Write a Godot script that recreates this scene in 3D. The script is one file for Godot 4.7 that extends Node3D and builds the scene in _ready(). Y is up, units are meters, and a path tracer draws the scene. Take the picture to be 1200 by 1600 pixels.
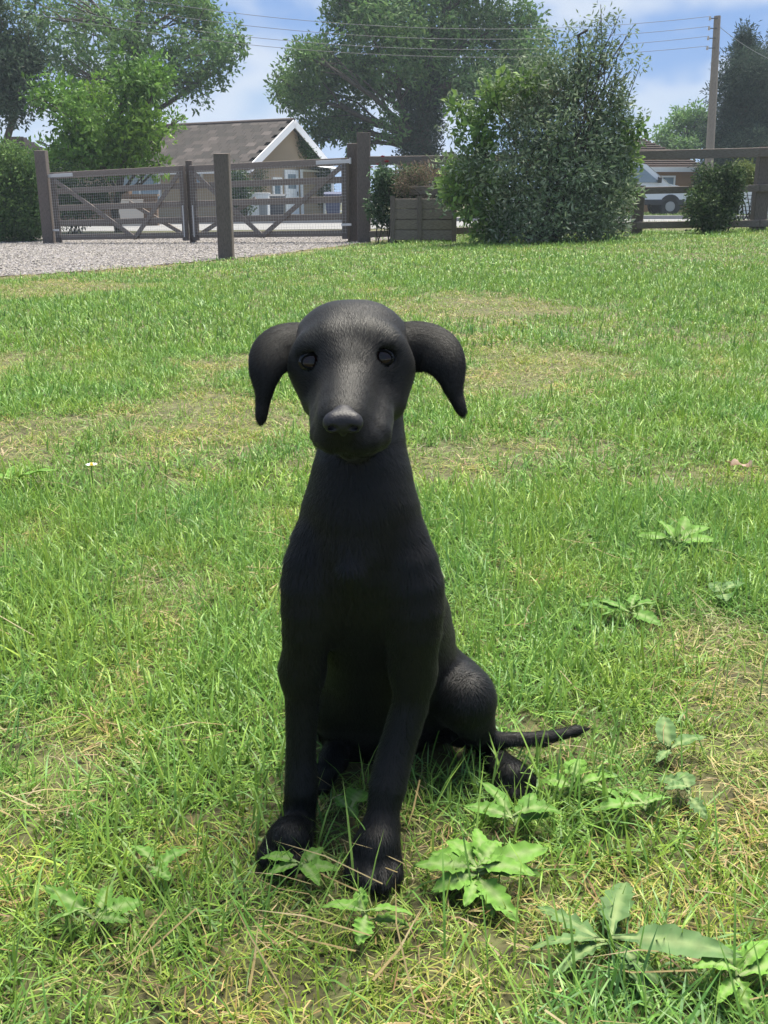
extends Node3D

const F := 1545.0          # focal length of the photograph in its own pixels
const PITCH := 17.5        # degrees the lens looks down
const EYE := 0.66          # metres above the lawn
var rng := RandomNumberGenerator.new()
var taken := {}
var M := {}
var patch_noise := FastNoiseLite.new()
var fine_noise := FastNoiseLite.new()


func _ready() -> void:
	rng.seed = 20240611
	setup_view()
	make_materials()
	build_ground()
	build_driveway()
	build_road()
	build_fence_and_gates()
	build_houses()
	build_trees()
	build_hedges()
	build_poles()
	build_van()
	build_planter()
	build_dog()
	build_weeds()
	build_lawn_grass()
	build_small_things()


func setup_view() -> void:
	var cam := Camera3D.new()
	cam.name = "camera"
	cam.fov = rad_to_deg(2.0 * atan(800.0 / F))
	cam.near = 0.05
	cam.far = 900.0
	cam.position = Vector3(0, EYE, 0)
	cam.rotation_degrees = Vector3(-PITCH, 0, 0)
	add_child(cam)
	cam.current = true
	var env := Environment.new()
	env.background_mode = Environment.BG_SKY
	env.tonemap_mode = Environment.TONE_MAPPER_LINEAR
	env.tonemap_exposure = 2.6
	env.sdfgi_enabled = true
	env.ssao_enabled = true
	env.ssil_enabled = true
	env.fog_enabled = true
	env.fog_density = 0.001
	env.fog_light_color = Color(0.86, 0.92, 0.97)
	var sky := Sky.new()
	var pano := PanoramaSkyMaterial.new()
	pano.panorama = sky_picture()
	sky.sky_material = pano
	env.sky = sky
	var we := WorldEnvironment.new()
	we.name = "world_environment"
	we.environment = env
	add_child(we)
	var sun := DirectionalLight3D.new()
	sun.name = "sun"
	sun.light_energy = 1.55
	sun.light_angular_distance = 35.0
	sun.light_color = Color(1.0, 0.97, 0.91)
	sun.shadow_enabled = true
	sun.rotation_degrees = Vector3(-70, 150, 0)
	add_child(sun)


# The broken cloud cover, computed: the same kind of cloud all round the horizon, greyer and whiter overhead.
func sky_picture() -> ImageTexture:
	var w := 2048
	var h := 1024
	var im := Image.create(w, h, false, Image.FORMAT_RGBF)
	var big := FastNoiseLite.new()
	big.seed = 89
	big.frequency = 2.1
	big.fractal_octaves = 5
	var soft := FastNoiseLite.new()
	soft.seed = 5
	soft.frequency = 0.8
	soft.fractal_octaves = 3
	var low := Color(0.33, 0.36, 0.36)
	im.fill(low)
	for j in h / 2:
		var el := (0.5 - (j + 0.5) / h) * PI
		for i in w:
			var az := (i + 0.5) / w * TAU
			var dir := Vector3(cos(el) * sin(az), sin(el), -cos(el) * cos(az))
			var flat := dir * Vector3(2.2, 5.0, 2.2)
			var n := big.get_noise_3dv(flat) + 0.35 * soft.get_noise_3dv(flat)
			var cloud := smoothstep(-0.25, 0.28, n)
			var shade := smoothstep(0.15, 0.65, n + 0.3 * soft.get_noise_3dv(flat * 2.0 + Vector3(3, 1, 7)))
			var blue := Color(0.125, 0.205, 0.36).lerp(Color(0.185, 0.265, 0.385), clampf(1.0 - dir.y * 4.0, 0.0, 1.0))
			var white := Color(0.365, 0.385, 0.415).lerp(Color(0.25, 0.31, 0.385), shade)
			var c := blue.lerp(white, cloud)
			im.set_pixel(i, j, Color(c.r * 0.71, c.g * 0.765, c.b * 0.85))
	return ImageTexture.create_from_image(im)


# ---- from a pixel of the photograph to a direction, and to a place on something known ----
func ray(px: float, py: float) -> Vector3:
	var u := (px - 600.0) / F
	var v := (800.0 - py) / F
	var c := cos(deg_to_rad(PITCH))
	var s := sin(deg_to_rad(PITCH))
	return Vector3(u, v * c - s, -v * s - c)


func at(px: float, py: float, depth: float) -> Vector3:    # the place at that distance in front of the camera's foot
	var d := ray(px, py)
	return Vector3(0, EYE, 0) + d * (-depth / d.z)


func on_height(px: float, py: float, h: float) -> Vector3:
	var d := ray(px, py)
	return Vector3(0, EYE, 0) + d * ((h - EYE) / d.y)


func on_ground(px: float, py: float) -> Vector3:
	var p := on_height(px, py, 0.0)
	for k in 6:
		p = on_height(px, py, minf(ground_height(p.x, p.z), 0.55))
	return p


func ground_height(x: float, z: float) -> float:
	var back := smoothstep(5.0, 15.0, -z) * (1.0 - 0.6 * smoothstep(18.0, 24.0, -z))
	var xx := clampf(x + 0.5, -8.0, 7.0)
	return (xx * 0.037 if xx > 0.0 else xx * 0.021) * back + 0.006 * fine_noise.get_noise_2d(x * 30.0, z * 30.0)


func grounded(p: Vector3) -> Vector3:
	return Vector3(p.x, ground_height(p.x, p.z), p.z)


# ---- nodes ----
func numbered(called: String) -> String:
	taken[called] = taken.get(called, -1) + 1
	return called if taken[called] == 0 else "%s_%03d" % [called, taken[called]]


func thing(called: String, label: String, category: String, where := Vector3.ZERO, group := "") -> Node3D:
	var o := Node3D.new()
	o.name = numbered(called)
	add_child(o)
	o.position = where
	o.set_meta("label", label)
	o.set_meta("category", category)
	if group:
		o.set_meta("group", group)
	return o


func part(called: String, mesh: Mesh, mat: Material, parent: Node3D) -> MeshInstance3D:
	var o := MeshInstance3D.new()
	o.name = called
	o.mesh = mesh
	o.material_override = mat
	parent.add_child(o, true)
	return o


func setting(called: String, mesh: Mesh, mat: Material, label: String, category: String, kind := "structure") -> MeshInstance3D:
	var o := MeshInstance3D.new()
	o.name = numbered(called)
	o.mesh = mesh
	o.material_override = mat
	add_child(o)
	o.set_meta("kind", kind)
	o.set_meta("label", label)
	o.set_meta("category", category)
	return o


func scatter(called: String, mesh: Mesh, mat: Material, xf: Array, tint: Array, parent: Node3D) -> MultiMeshInstance3D:
	var mm := MultiMesh.new()
	mm.transform_format = MultiMesh.TRANSFORM_3D
	mm.use_colors = tint.size() > 0
	mm.mesh = mesh
	mm.instance_count = xf.size()
	for i in xf.size():
		mm.set_instance_transform(i, xf[i])
		if tint.size() > 0:
			mm.set_instance_color(i, tint[i])
	var o := MultiMeshInstance3D.new()
	o.name = called
	o.multimesh = mm
	o.set_meta("kind", "stuff")
	o.material_override = mat
	parent.add_child(o, true)
	return o


# ---- mesh building ----
class Shape:
	var v := PackedVector3Array()
	var n := PackedVector3Array()
	var c := PackedColorArray()
	var ix := PackedInt32Array()

	func add(p: Vector3, nn: Vector3, col: Color) -> int:
		v.append(p)
		n.append(nn)
		c.append(col)
		return v.size() - 1

	func face(a: Vector3, b: Vector3, d: Vector3, e: Vector3, outward: Vector3, col := Color.WHITE) -> void:
		var nn := (b - a).cross(d - a)
		if nn.length() < 1e-12:
			nn = (d - a).cross(e - a)
		nn = nn.normalized()
		var flip := nn.dot(outward) < 0.0
		if flip:
			nn = -nn
		var k := add(a, nn, col)
		add(b, nn, col)
		add(d, nn, col)
		add(e, nn, col)
		if flip:
			ix.append_array([k, k + 1, k + 2, k, k + 2, k + 3])
		else:
			ix.append_array([k, k + 2, k + 1, k, k + 3, k + 2])

	func tri(a: Vector3, b: Vector3, d: Vector3, outward: Vector3, col := Color.WHITE) -> void:
		var nn := (b - a).cross(d - a).normalized()
		var flip := nn.dot(outward) < 0.0
		if flip:
			nn = -nn
		var k := add(a, nn, col)
		add(b, nn, col)
		add(d, nn, col)
		if flip:
			ix.append_array([k, k + 1, k + 2])
		else:
			ix.append_array([k, k + 2, k + 1])

	# a box with chamfered long edges (along its local x)
	func box(xf: Transform3D, size: Vector3, col := Color.WHITE, bevel := 0.0) -> void:
		var h := size * 0.5
		if bevel <= 0.0:
			for s in [-1.0, 1.0]:
				face(xf * Vector3(s * h.x, -h.y, -h.z), xf * Vector3(s * h.x, h.y, -h.z), xf * Vector3(s * h.x, h.y, h.z), xf * Vector3(s * h.x, -h.y, h.z), xf.basis.x * s, col)
				face(xf * Vector3(-h.x, s * h.y, -h.z), xf * Vector3(h.x, s * h.y, -h.z), xf * Vector3(h.x, s * h.y, h.z), xf * Vector3(-h.x, s * h.y, h.z), xf.basis.y * s, col)
				face(xf * Vector3(-h.x, -h.y, s * h.z), xf * Vector3(h.x, -h.y, s * h.z), xf * Vector3(h.x, h.y, s * h.z), xf * Vector3(-h.x, h.y, s * h.z), xf.basis.z * s, col)
			return
		var b := minf(bevel, minf(h.y, h.z) * 0.5)
		var prof := [Vector2(-h.y + b, -h.z), Vector2(h.y - b, -h.z), Vector2(h.y, -h.z + b), Vector2(h.y, h.z - b), Vector2(h.y - b, h.z), Vector2(-h.y + b, h.z), Vector2(-h.y, h.z - b), Vector2(-h.y, -h.z + b)]
		for i in 8:
			var p: Vector2 = prof[i]
			var q: Vector2 = prof[(i + 1) % 8]
			var mid := (p + q) * 0.5
			face(xf * Vector3(-h.x, p.x, p.y), xf * Vector3(-h.x, q.x, q.y), xf * Vector3(h.x, q.x, q.y), xf * Vector3(h.x, p.x, p.y), xf.basis * Vector3(0, mid.x / maxf(h.y, 1e-4), mid.y / maxf(h.z, 1e-4)), col)
		for s in [-1.0, 1.0]:
			for i in range(1, 7):
				tri(xf * Vector3(s * h.x, prof[0].x, prof[0].y), xf * Vector3(s * h.x, prof[i].x, prof[i].y), xf * Vector3(s * h.x, prof[i + 1].x, prof[i + 1].y), xf.basis.x * s, col)

	# a bar from p to q
	func bar(p: Vector3, q: Vector3, tall: float, deep: float, facing := Vector3(0, 0, 1), col := Color.WHITE, bevel := 0.0) -> void:
		var x := (q - p).normalized()
		var y := facing.cross(x).normalized()
		var z := x.cross(y).normalized()
		box(Transform3D(Basis(x, y, z), (p + q) * 0.5), Vector3((q - p).length(), tall, deep), col, bevel)

	func tube(path: Array, radii: Array, sides: int, col := Color.WHITE, capped := true) -> void:
		var base := v.size()
		var ref := Vector3(0.31, 0.17, 0.93).normalized()
		for i in path.size():
			var p: Vector3 = path[i]
			var along: Vector3 = ((path[mini(i + 1, path.size() - 1)] as Vector3) - (path[maxi(i - 1, 0)] as Vector3)).normalized()
			var a := along.cross(ref)
			if a.length() < 0.05:
				a = along.cross(Vector3.UP)
			a = a.normalized()
			var b := along.cross(a)
			ref = a.cross(along)
			for k in sides:
				var t := TAU * k / sides
				var o := a * cos(t) + b * sin(t)
				add(p + o * float(radii[i]), o, col)
		for i in path.size() - 1:
			for k in sides:
				var k2 := (k + 1) % sides
				var p0 := base + i * sides + k
				var p1 := base + i * sides + k2
				var p2 := p0 + sides
				var p3 := p1 + sides
				ix.append_array([p0, p2, p1, p1, p2, p3])
		if capped:
			for e in [0, path.size() - 1]:
				var along2: Vector3 = ((path[1] as Vector3) - (path[0] as Vector3)) * -1.0 if e == 0 else (path[e] as Vector3) - (path[e - 1] as Vector3)
				for k in range(1, sides - 1):
					tri(v[base + e * sides], v[base + e * sides + k], v[base + e * sides + k + 1], along2, col)

	# normals averaged over the faces round each vertex
	func smooth() -> void:
		for i in n.size():
			n[i] = Vector3.ZERO
		for i in range(0, ix.size(), 3):
			var f := (v[ix[i + 2]] - v[ix[i]]).cross(v[ix[i + 1]] - v[ix[i]])
			for k in 3:
				n[ix[i + k]] += f
		for i in n.size():
			n[i] = n[i].normalized() if n[i].length() > 1e-12 else Vector3.UP

	func mesh(flat := false) -> ArrayMesh:
		var a := []
		a.resize(Mesh.ARRAY_MAX)
		a[Mesh.ARRAY_VERTEX] = v
		if not flat:
			a[Mesh.ARRAY_NORMAL] = n
		a[Mesh.ARRAY_COLOR] = c
		a[Mesh.ARRAY_INDEX] = ix
		var m := ArrayMesh.new()
		if v.size() > 0:
			m.add_surface_from_arrays(Mesh.PRIMITIVE_TRIANGLES, a)
		return m


func rf(a: float, b: float) -> float:
	return rng.randf_range(a, b)


func tone(c: Color, by: float) -> Color:
	var k := 1.0 + rf(-by, by)
	return Color(c.r * k, c.g * k, c.b * k)


func rand_dir() -> Vector3:
	var z := rf(-1, 1)
	var t := rf(0, TAU)
	var r := sqrt(1.0 - z * z)
	return Vector3(r * cos(t), z, r * sin(t))


func lin(r: float, g: float, b: float) -> Color:     # a base colour given as linear reflectance
	return Color(r, g, b).linear_to_srgb()


func noise_tex(seed_: int, freq: float, ramp: Array, octaves := 4, size := 512, normal := false, bump := 4.0) -> NoiseTexture2D:
	var f := FastNoiseLite.new()
	f.seed = seed_
	f.frequency = freq
	f.fractal_octaves = octaves
	var t := NoiseTexture2D.new()
	t.width = size
	t.height = size
	t.seamless = true
	t.noise = f
	if normal:
		t.as_normal_map = true
		t.bump_strength = bump
	elif ramp.size():
		var g := Gradient.new()
		var offs := PackedFloat32Array()
		var cols := PackedColorArray()
		for i in ramp.size():
			offs.append(float(i) / (ramp.size() - 1))
			cols.append(ramp[i])
		g.offsets = offs
		g.colors = cols
		t.color_ramp = g
	return t


func plain(rough := 0.8, spec := 0.5) -> StandardMaterial3D:
	var m := StandardMaterial3D.new()
	m.vertex_color_use_as_albedo = true
	m.roughness = rough
	m.metallic_specular = spec
	return m


func textured(ramp: Array, scale: Vector3, seed_: int, freq := 0.02, rough := 0.85, bump := 0.0, octaves := 5) -> StandardMaterial3D:
	var m := StandardMaterial3D.new()
	m.vertex_color_use_as_albedo = true
	m.roughness = rough
	m.albedo_texture = noise_tex(seed_, freq, ramp, octaves)
	m.uv1_triplanar = true
	m.uv1_scale = scale
	if bump > 0.0:
		m.normal_enabled = true
		m.normal_texture = noise_tex(seed_ + 1, freq * 1.5, [], 5, 512, true, 6.0)
		m.normal_scale = bump
	return m


func make_materials() -> void:
	patch_noise.seed = 3
	patch_noise.frequency = 0.9
	patch_noise.fractal_octaves = 3
	fine_noise.seed = 8
	fine_noise.frequency = 0.05
	M.blade = plain(0.42, 0.34)
	M.blade.backlight_enabled = true
	M.blade.backlight = Color(0.75, 0.75, 0.75)
	M.leaf = plain(0.55, 0.28)
	M.leaf.backlight_enabled = true
	M.leaf.backlight = Color(0.8, 0.8, 0.8)
	M.weed = plain(0.6, 0.24)
	M.weed.backlight_enabled = true
	M.weed.backlight = Color(0.5, 0.5, 0.5)
	M.ground = textured([lin(0.03, 0.026, 0.014), lin(0.06, 0.058, 0.022), lin(0.08, 0.085, 0.03), lin(0.13, 0.11, 0.055)], Vector3(1.7, 1.7, 1.7), 21, 0.02, 0.95, 0.6)
	M.gravel_bed = textured([lin(0.105, 0.092, 0.085), lin(0.165, 0.148, 0.138), lin(0.225, 0.208, 0.197)], Vector3(0.9, 0.9, 0.9), 31, 0.05, 0.95, 0.8)
	M.stone = plain(0.85)
	M.asphalt = textured([lin(0.13, 0.13, 0.135), lin(0.17, 0.17, 0.172), lin(0.22, 0.215, 0.21)], Vector3(0.3, 0.3, 0.3), 41, 0.03, 0.9, 0.2)
	M.wood = textured([lin(0.088, 0.072, 0.06), lin(0.15, 0.124, 0.105), lin(0.22, 0.185, 0.16), lin(0.112, 0.092, 0.078)], Vector3(1.2, 9.0, 9.0), 51, 0.02, 0.88, 0.5)
	M.wood_upright = textured([lin(0.062, 0.05, 0.043), lin(0.1, 0.081, 0.07), lin(0.148, 0.122, 0.106), lin(0.08, 0.065, 0.056)], Vector3(9.0, 1.2, 9.0), 52, 0.02, 0.88, 0.5)
	M.galvanised = plain(0.45)
	M.galvanised.metallic = 0.6
	M.brick = textured([lin(0.26, 0.19, 0.125), lin(0.335, 0.255, 0.17), lin(0.4, 0.315, 0.215)], Vector3(1.5, 6.0, 1.5), 61, 0.03, 0.9, 0.3)
	M.tile = textured([lin(0.02, 0.016, 0.016), lin(0.045, 0.036, 0.035), lin(0.075, 0.062, 0.058), lin(0.18, 0.16, 0.15)], Vector3(2.5, 2.5, 2.5), 71, 0.02, 0.9, 0.4)
	M.paint = plain(0.5)
	M.glass = StandardMaterial3D.new()
	M.glass.albedo_color = Color(0.42, 0.5, 0.55)
	M.glass.roughness = 0.06
	M.glass.metallic_specular = 0.9
	M.bark = textured([lin(0.03, 0.026, 0.02), lin(0.07, 0.058, 0.045), lin(0.11, 0.092, 0.07)], Vector3(1.5, 0.6, 1.5), 81, 0.02, 0.95, 0.8)
	M.pole = textured([lin(0.16, 0.13, 0.1), lin(0.22, 0.185, 0.15), lin(0.28, 0.24, 0.2)], Vector3(4, 0.6, 4), 82, 0.02, 0.9, 0.3)
	M.cable = plain(0.6)
	M.car = plain(0.3)
	M.car.clearcoat_enabled = true
	M.car.clearcoat = 0.6
	M.rubber = plain(0.8)
	M.petal = plain(0.6)
	M.fur = plain(0.53, 0.36)
	M.fur.rim_enabled = true
	M.fur.rim = 0.06
	M.coat = plain(0.7, 0.25)
	M.coat.rim_enabled = true
	M.coat.rim = 0.06
	M.nose = plain(0.52, 0.4)
	M.nose.normal_enabled = true
	M.nose.normal_texture = noise_tex(91, 0.06, [], 3, 256, true, 5.0)
	M.nose.normal_scale = 0.35
	M.nose.uv1_triplanar = true
	M.nose.uv1_scale = Vector3(25, 25, 25)
	M.eye = plain(0.05, 0.4)
	M.claw = plain(0.4)
	M.lid = plain(0.8, 0.25)


# ---------------- ground, driveway, road ----------------
func sheet(xs: Array, zs: Array, lift: float, inside: Callable) -> ArrayMesh:
	var s := Shape.new()
	for iz in zs.size():
		for ix in xs.size():
			var x: float = xs[ix]
			var z: float = zs[iz]
			var e := 0.2
			var n := Vector3(ground_height(x - e, z) - ground_height(x + e, z), 2.0 * e, ground_height(x, z - e) - ground_height(x, z + e)).normalized()
			s.add(Vector3(x, ground_height(x, z) + lift, z), n, Color.WHITE)
	var w := xs.size()
	for iz in zs.size() - 1:
		for ix in w - 1:
			if not inside.call(Vector2((xs[ix] + xs[ix + 1]) * 0.5, (zs[iz] + zs[iz + 1]) * 0.5)):
				continue
			var k := iz * w + ix
			s.ix.append_array([k, k + 1, k + w, k + 1, k + w + 1, k + w] if zs[0] < zs[1] else [k, k + w, k + 1, k + 1, k + w, k + w + 1])
	return s.mesh()


func steps(a: float, b: float, d: float) -> Array:
	var out := []
	var n := int(ceil(absf(b - a) / d))
	for i in n + 1:
		out.append(lerpf(a, b, float(i) / n))
	return out


# how far a place lies inside the gravel, seen across the ragged edge of the lawn (negative: lawn)
func gravel_depth(x: float, z: float) -> float:
	var edge := [Vector2(-12.0, -5.4), Vector2(-3.55, -9.45), Vector2(-2.55, -10.9), Vector2(-1.75, -12.5), Vector2(-0.95, -14.6), Vector2(-0.25, -16.4), Vector2(0.1, -17.2)]
	var best := 1e9
	var side := -1.0
	var p := Vector2(x, z)
	for i in edge.size() - 1:
		var a: Vector2 = edge[i]
		var b: Vector2 = edge[i + 1]
		var q := Geometry2D.get_closest_point_to_segment(p, a, b)
		var d := p.distance_to(q)
		if d < best:
			best = d
			side = signf((b - a).cross(p - a))
	return -side * best + 0.12 * fine_noise.get_noise_2d(x * 40.0, z * 40.0)


func build_ground() -> void:
	var xs := steps(-150.0, -14.0, 34.0) + steps(-13.5, 13.5, 0.3) + steps(14.0, 150.0, 34.0)
	var zs := steps(-320.0, -30.0, 30.0) + steps(-27.0, 3.0, 0.3)
	setting("ground", sheet(xs, zs, 0.0, func(_p: Vector2) -> bool: return true), M.ground, "brown and green thatchy soil of the lawn and the land beyond", "ground")


func build_driveway() -> void:
	var xs := steps(-13.0, 0.6, 0.12)
	var zs := steps(-22.5, -6.0, 0.12)
	setting("driveway", sheet(xs, zs, 0.008, func(p: Vector2) -> bool: return gravel_depth(p.x, p.y) > 0.0 and (p.y > -22.4)), M.gravel_bed, "pale grey gravel driveway leading through the farm gates", "driveway")
	var stone := []
	for v in 3:
		var s := Shape.new()
		var ring := []
		for k in 7:
			var t := TAU * k / 7.0
			ring.append(Vector3(cos(t) * rf(0.8, 1.15), rf(-0.1, 0.2), sin(t) * rf(0.7, 1.1)) * 0.5)
		var top := Vector3(rf(-0.1, 0.1), 0.38, rf(-0.1, 0.1))
		for k in 7:
			s.tri(ring[k], ring[(k + 1) % 7], top, ((ring[k] as Vector3) + (ring[(k + 1) % 7] as Vector3)) + Vector3.UP * 0.6)
		stone.append(s.mesh())
	var xf := [[], [], []]
	var tint := [[], [], []]
	var n := 0
	while n < 26000:
		var z := rf(-20.5, -8.6)
		var x := rf(-8.0, 0.2)
		if gravel_depth(x, z) < 0.02 or x < z * 0.52 - 1.0:
			continue
		n += 1
		var size := rf(0.018, 0.045)
		var v := n % 3
		var b := Basis(Vector3.UP, rf(0, TAU)) * Basis(Vector3.RIGHT, rf(-0.4, 0.4))
		xf[v].append(Transform3D(b.scaled(Vector3.ONE * size), Vector3(x, ground_height(x, z) + 0.008 + size * 0.1, z)))
		var g := rf(0.09, 0.29)
		tint[v].append(Color(g * 1.02, g * 0.95, g * rf(0.84, 0.98)))
	var bed := Node3D.new()
	bed.name = "gravel"
	add_child(bed)
	bed.set_meta("kind", "stuff")
	bed.set_meta("label", "loose pale grey gravel stones lying on the driveway")
	bed.set_meta("category", "gravel")
	for v in 3:
		scatter("stones", stone[v], M.stone, xf[v], tint[v], bed)


func build_road() -> void:
	var xs := steps(-90.0, 90.0, 3.0)
	setting("road", sheet(xs, steps(-31.5, -24.5, 0.7), 0.008, func(_p: Vector2) -> bool: return true), M.asphalt, "grey asphalt lane running past the gates and houses", "road")
	var kerb := Shape.new()
	for k in 60:
		var x := -90.0 + k * 3.0
		kerb.bar(Vector3(x, ground_height(x, -31.6) + 0.05, -31.6), Vector3(x + 3.0, ground_height(x + 3.0, -31.6) + 0.05, -31.6), 0.12, 0.15, Vector3(0, 0, 1), Color(0.3, 0.29, 0.28))
	setting("kerb", kerb.mesh(), M.stone, "pale concrete kerb along the far side of the lane", "kerb")
	var xs2 := steps(-40.0, 40.0, 2.0)
	setting("pavement", sheet(xs2, steps(-35.5, -31.7, 0.95), 0.06, func(_p: Vector2) -> bool: return true), M.asphalt, "grey pavement between the lane and the houses", "pavement")
	var verge := []
	var tufts := []
	for k in 2:
		tufts.append(tuft(26, 0.3, 0.05, 0.13, 0.016, 0.7, [Color(0.09, 0.17, 0.035), Color(0.12, 0.21, 0.045), Color(0.17, 0.2, 0.07)]))
	for k in 5000:
		var z := rf(-50.0, -35.8) if rng.randf() < 0.7 else rf(-24.3, -17.2)
		var x := rf(-0.45, 0.45) * -z * 1.15
		if z > -25.0 and x < 0.6:
			continue
		verge.append(Transform3D(Basis(Vector3.UP, rf(0, TAU)).scaled(Vector3.ONE * rf(0.7, 1.2)), Vector3(x, ground_height(x, z), z)))
	var v := Node3D.new()
	v.name = "verge_grass"
	add_child(v)
	v.set_meta("kind", "stuff")
	v.set_meta("label", "rough green grass on the verges beyond the fence")
	v.set_meta("category", "grass")
	scatter("tufts", tufts[0], M.blade, verge, [], v)


# ---------------- lawn grass ----------------
# many blades round one spot: each a bent, tapering strip
func tuft(count: int, spread: float, low: float, high: float, width: float, lean: float, colors: Array, flat := 0.0) -> ArrayMesh:
	var s := Shape.new()
	for b in count:
		var o := Vector3(rf(-1, 1), 0, rf(-1, 1)) * spread
		var t := rf(0, TAU)
		var out := Vector3(cos(t), 0, sin(t))
		var side := Vector3(-out.z, 0, out.x).rotated(Vector3.UP, rf(-0.5, 0.5))
		var h := lerpf(low, high, pow(rng.randf(), 1.6))
		var l := lean * rf(0.2, 1.3)
		var w := width * rf(0.6, 1.15) * 0.5
		var col: Color = tone(colors[rng.randi() % colors.size()], 0.18)
		var p := [o - Vector3(0, 0.004, 0)]
		var a := l * 0.5
		var q: Vector3 = p[0]
		for k in 3:
			a += l * 0.42
			var aa := clampf(a, 0.0, 1.9)
			q += (out * sin(aa) + Vector3.UP * cos(aa) * (1.0 - flat)) * (h / 3.0)
			q.y = maxf(q.y, 0.003)
			p.append(q)
		var ws := [w * 0.8, w, w * 0.75]
		var base := s.v.size()
		for k in 3:
			s.add(p[k] - side * ws[k], Vector3.UP, col)
			s.add(p[k] + side * ws[k], Vector3.UP, col)
		s.add(p[3], Vector3.UP, col)
		for k in 2:
			var i := base + k * 2
			s.ix.append_array([i, i + 1, i + 2, i + 1, i + 3, i + 2])
		s.ix.append_array([base + 4, base + 5, base + 6])
	return s.mesh(true)


var dry_spots := []
var lush_spots := []


func spot_field(spots: Array, p: Vector3) -> float:
	var f := 0.0
	for s in spots:
		var d: float = Vector2(p.x - s[0].x, (p.z - s[0].z) * 0.7).length() / s[1]
		f = maxf(f, 1.0 - smoothstep(0.3, 1.0, d))
	return f


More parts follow.
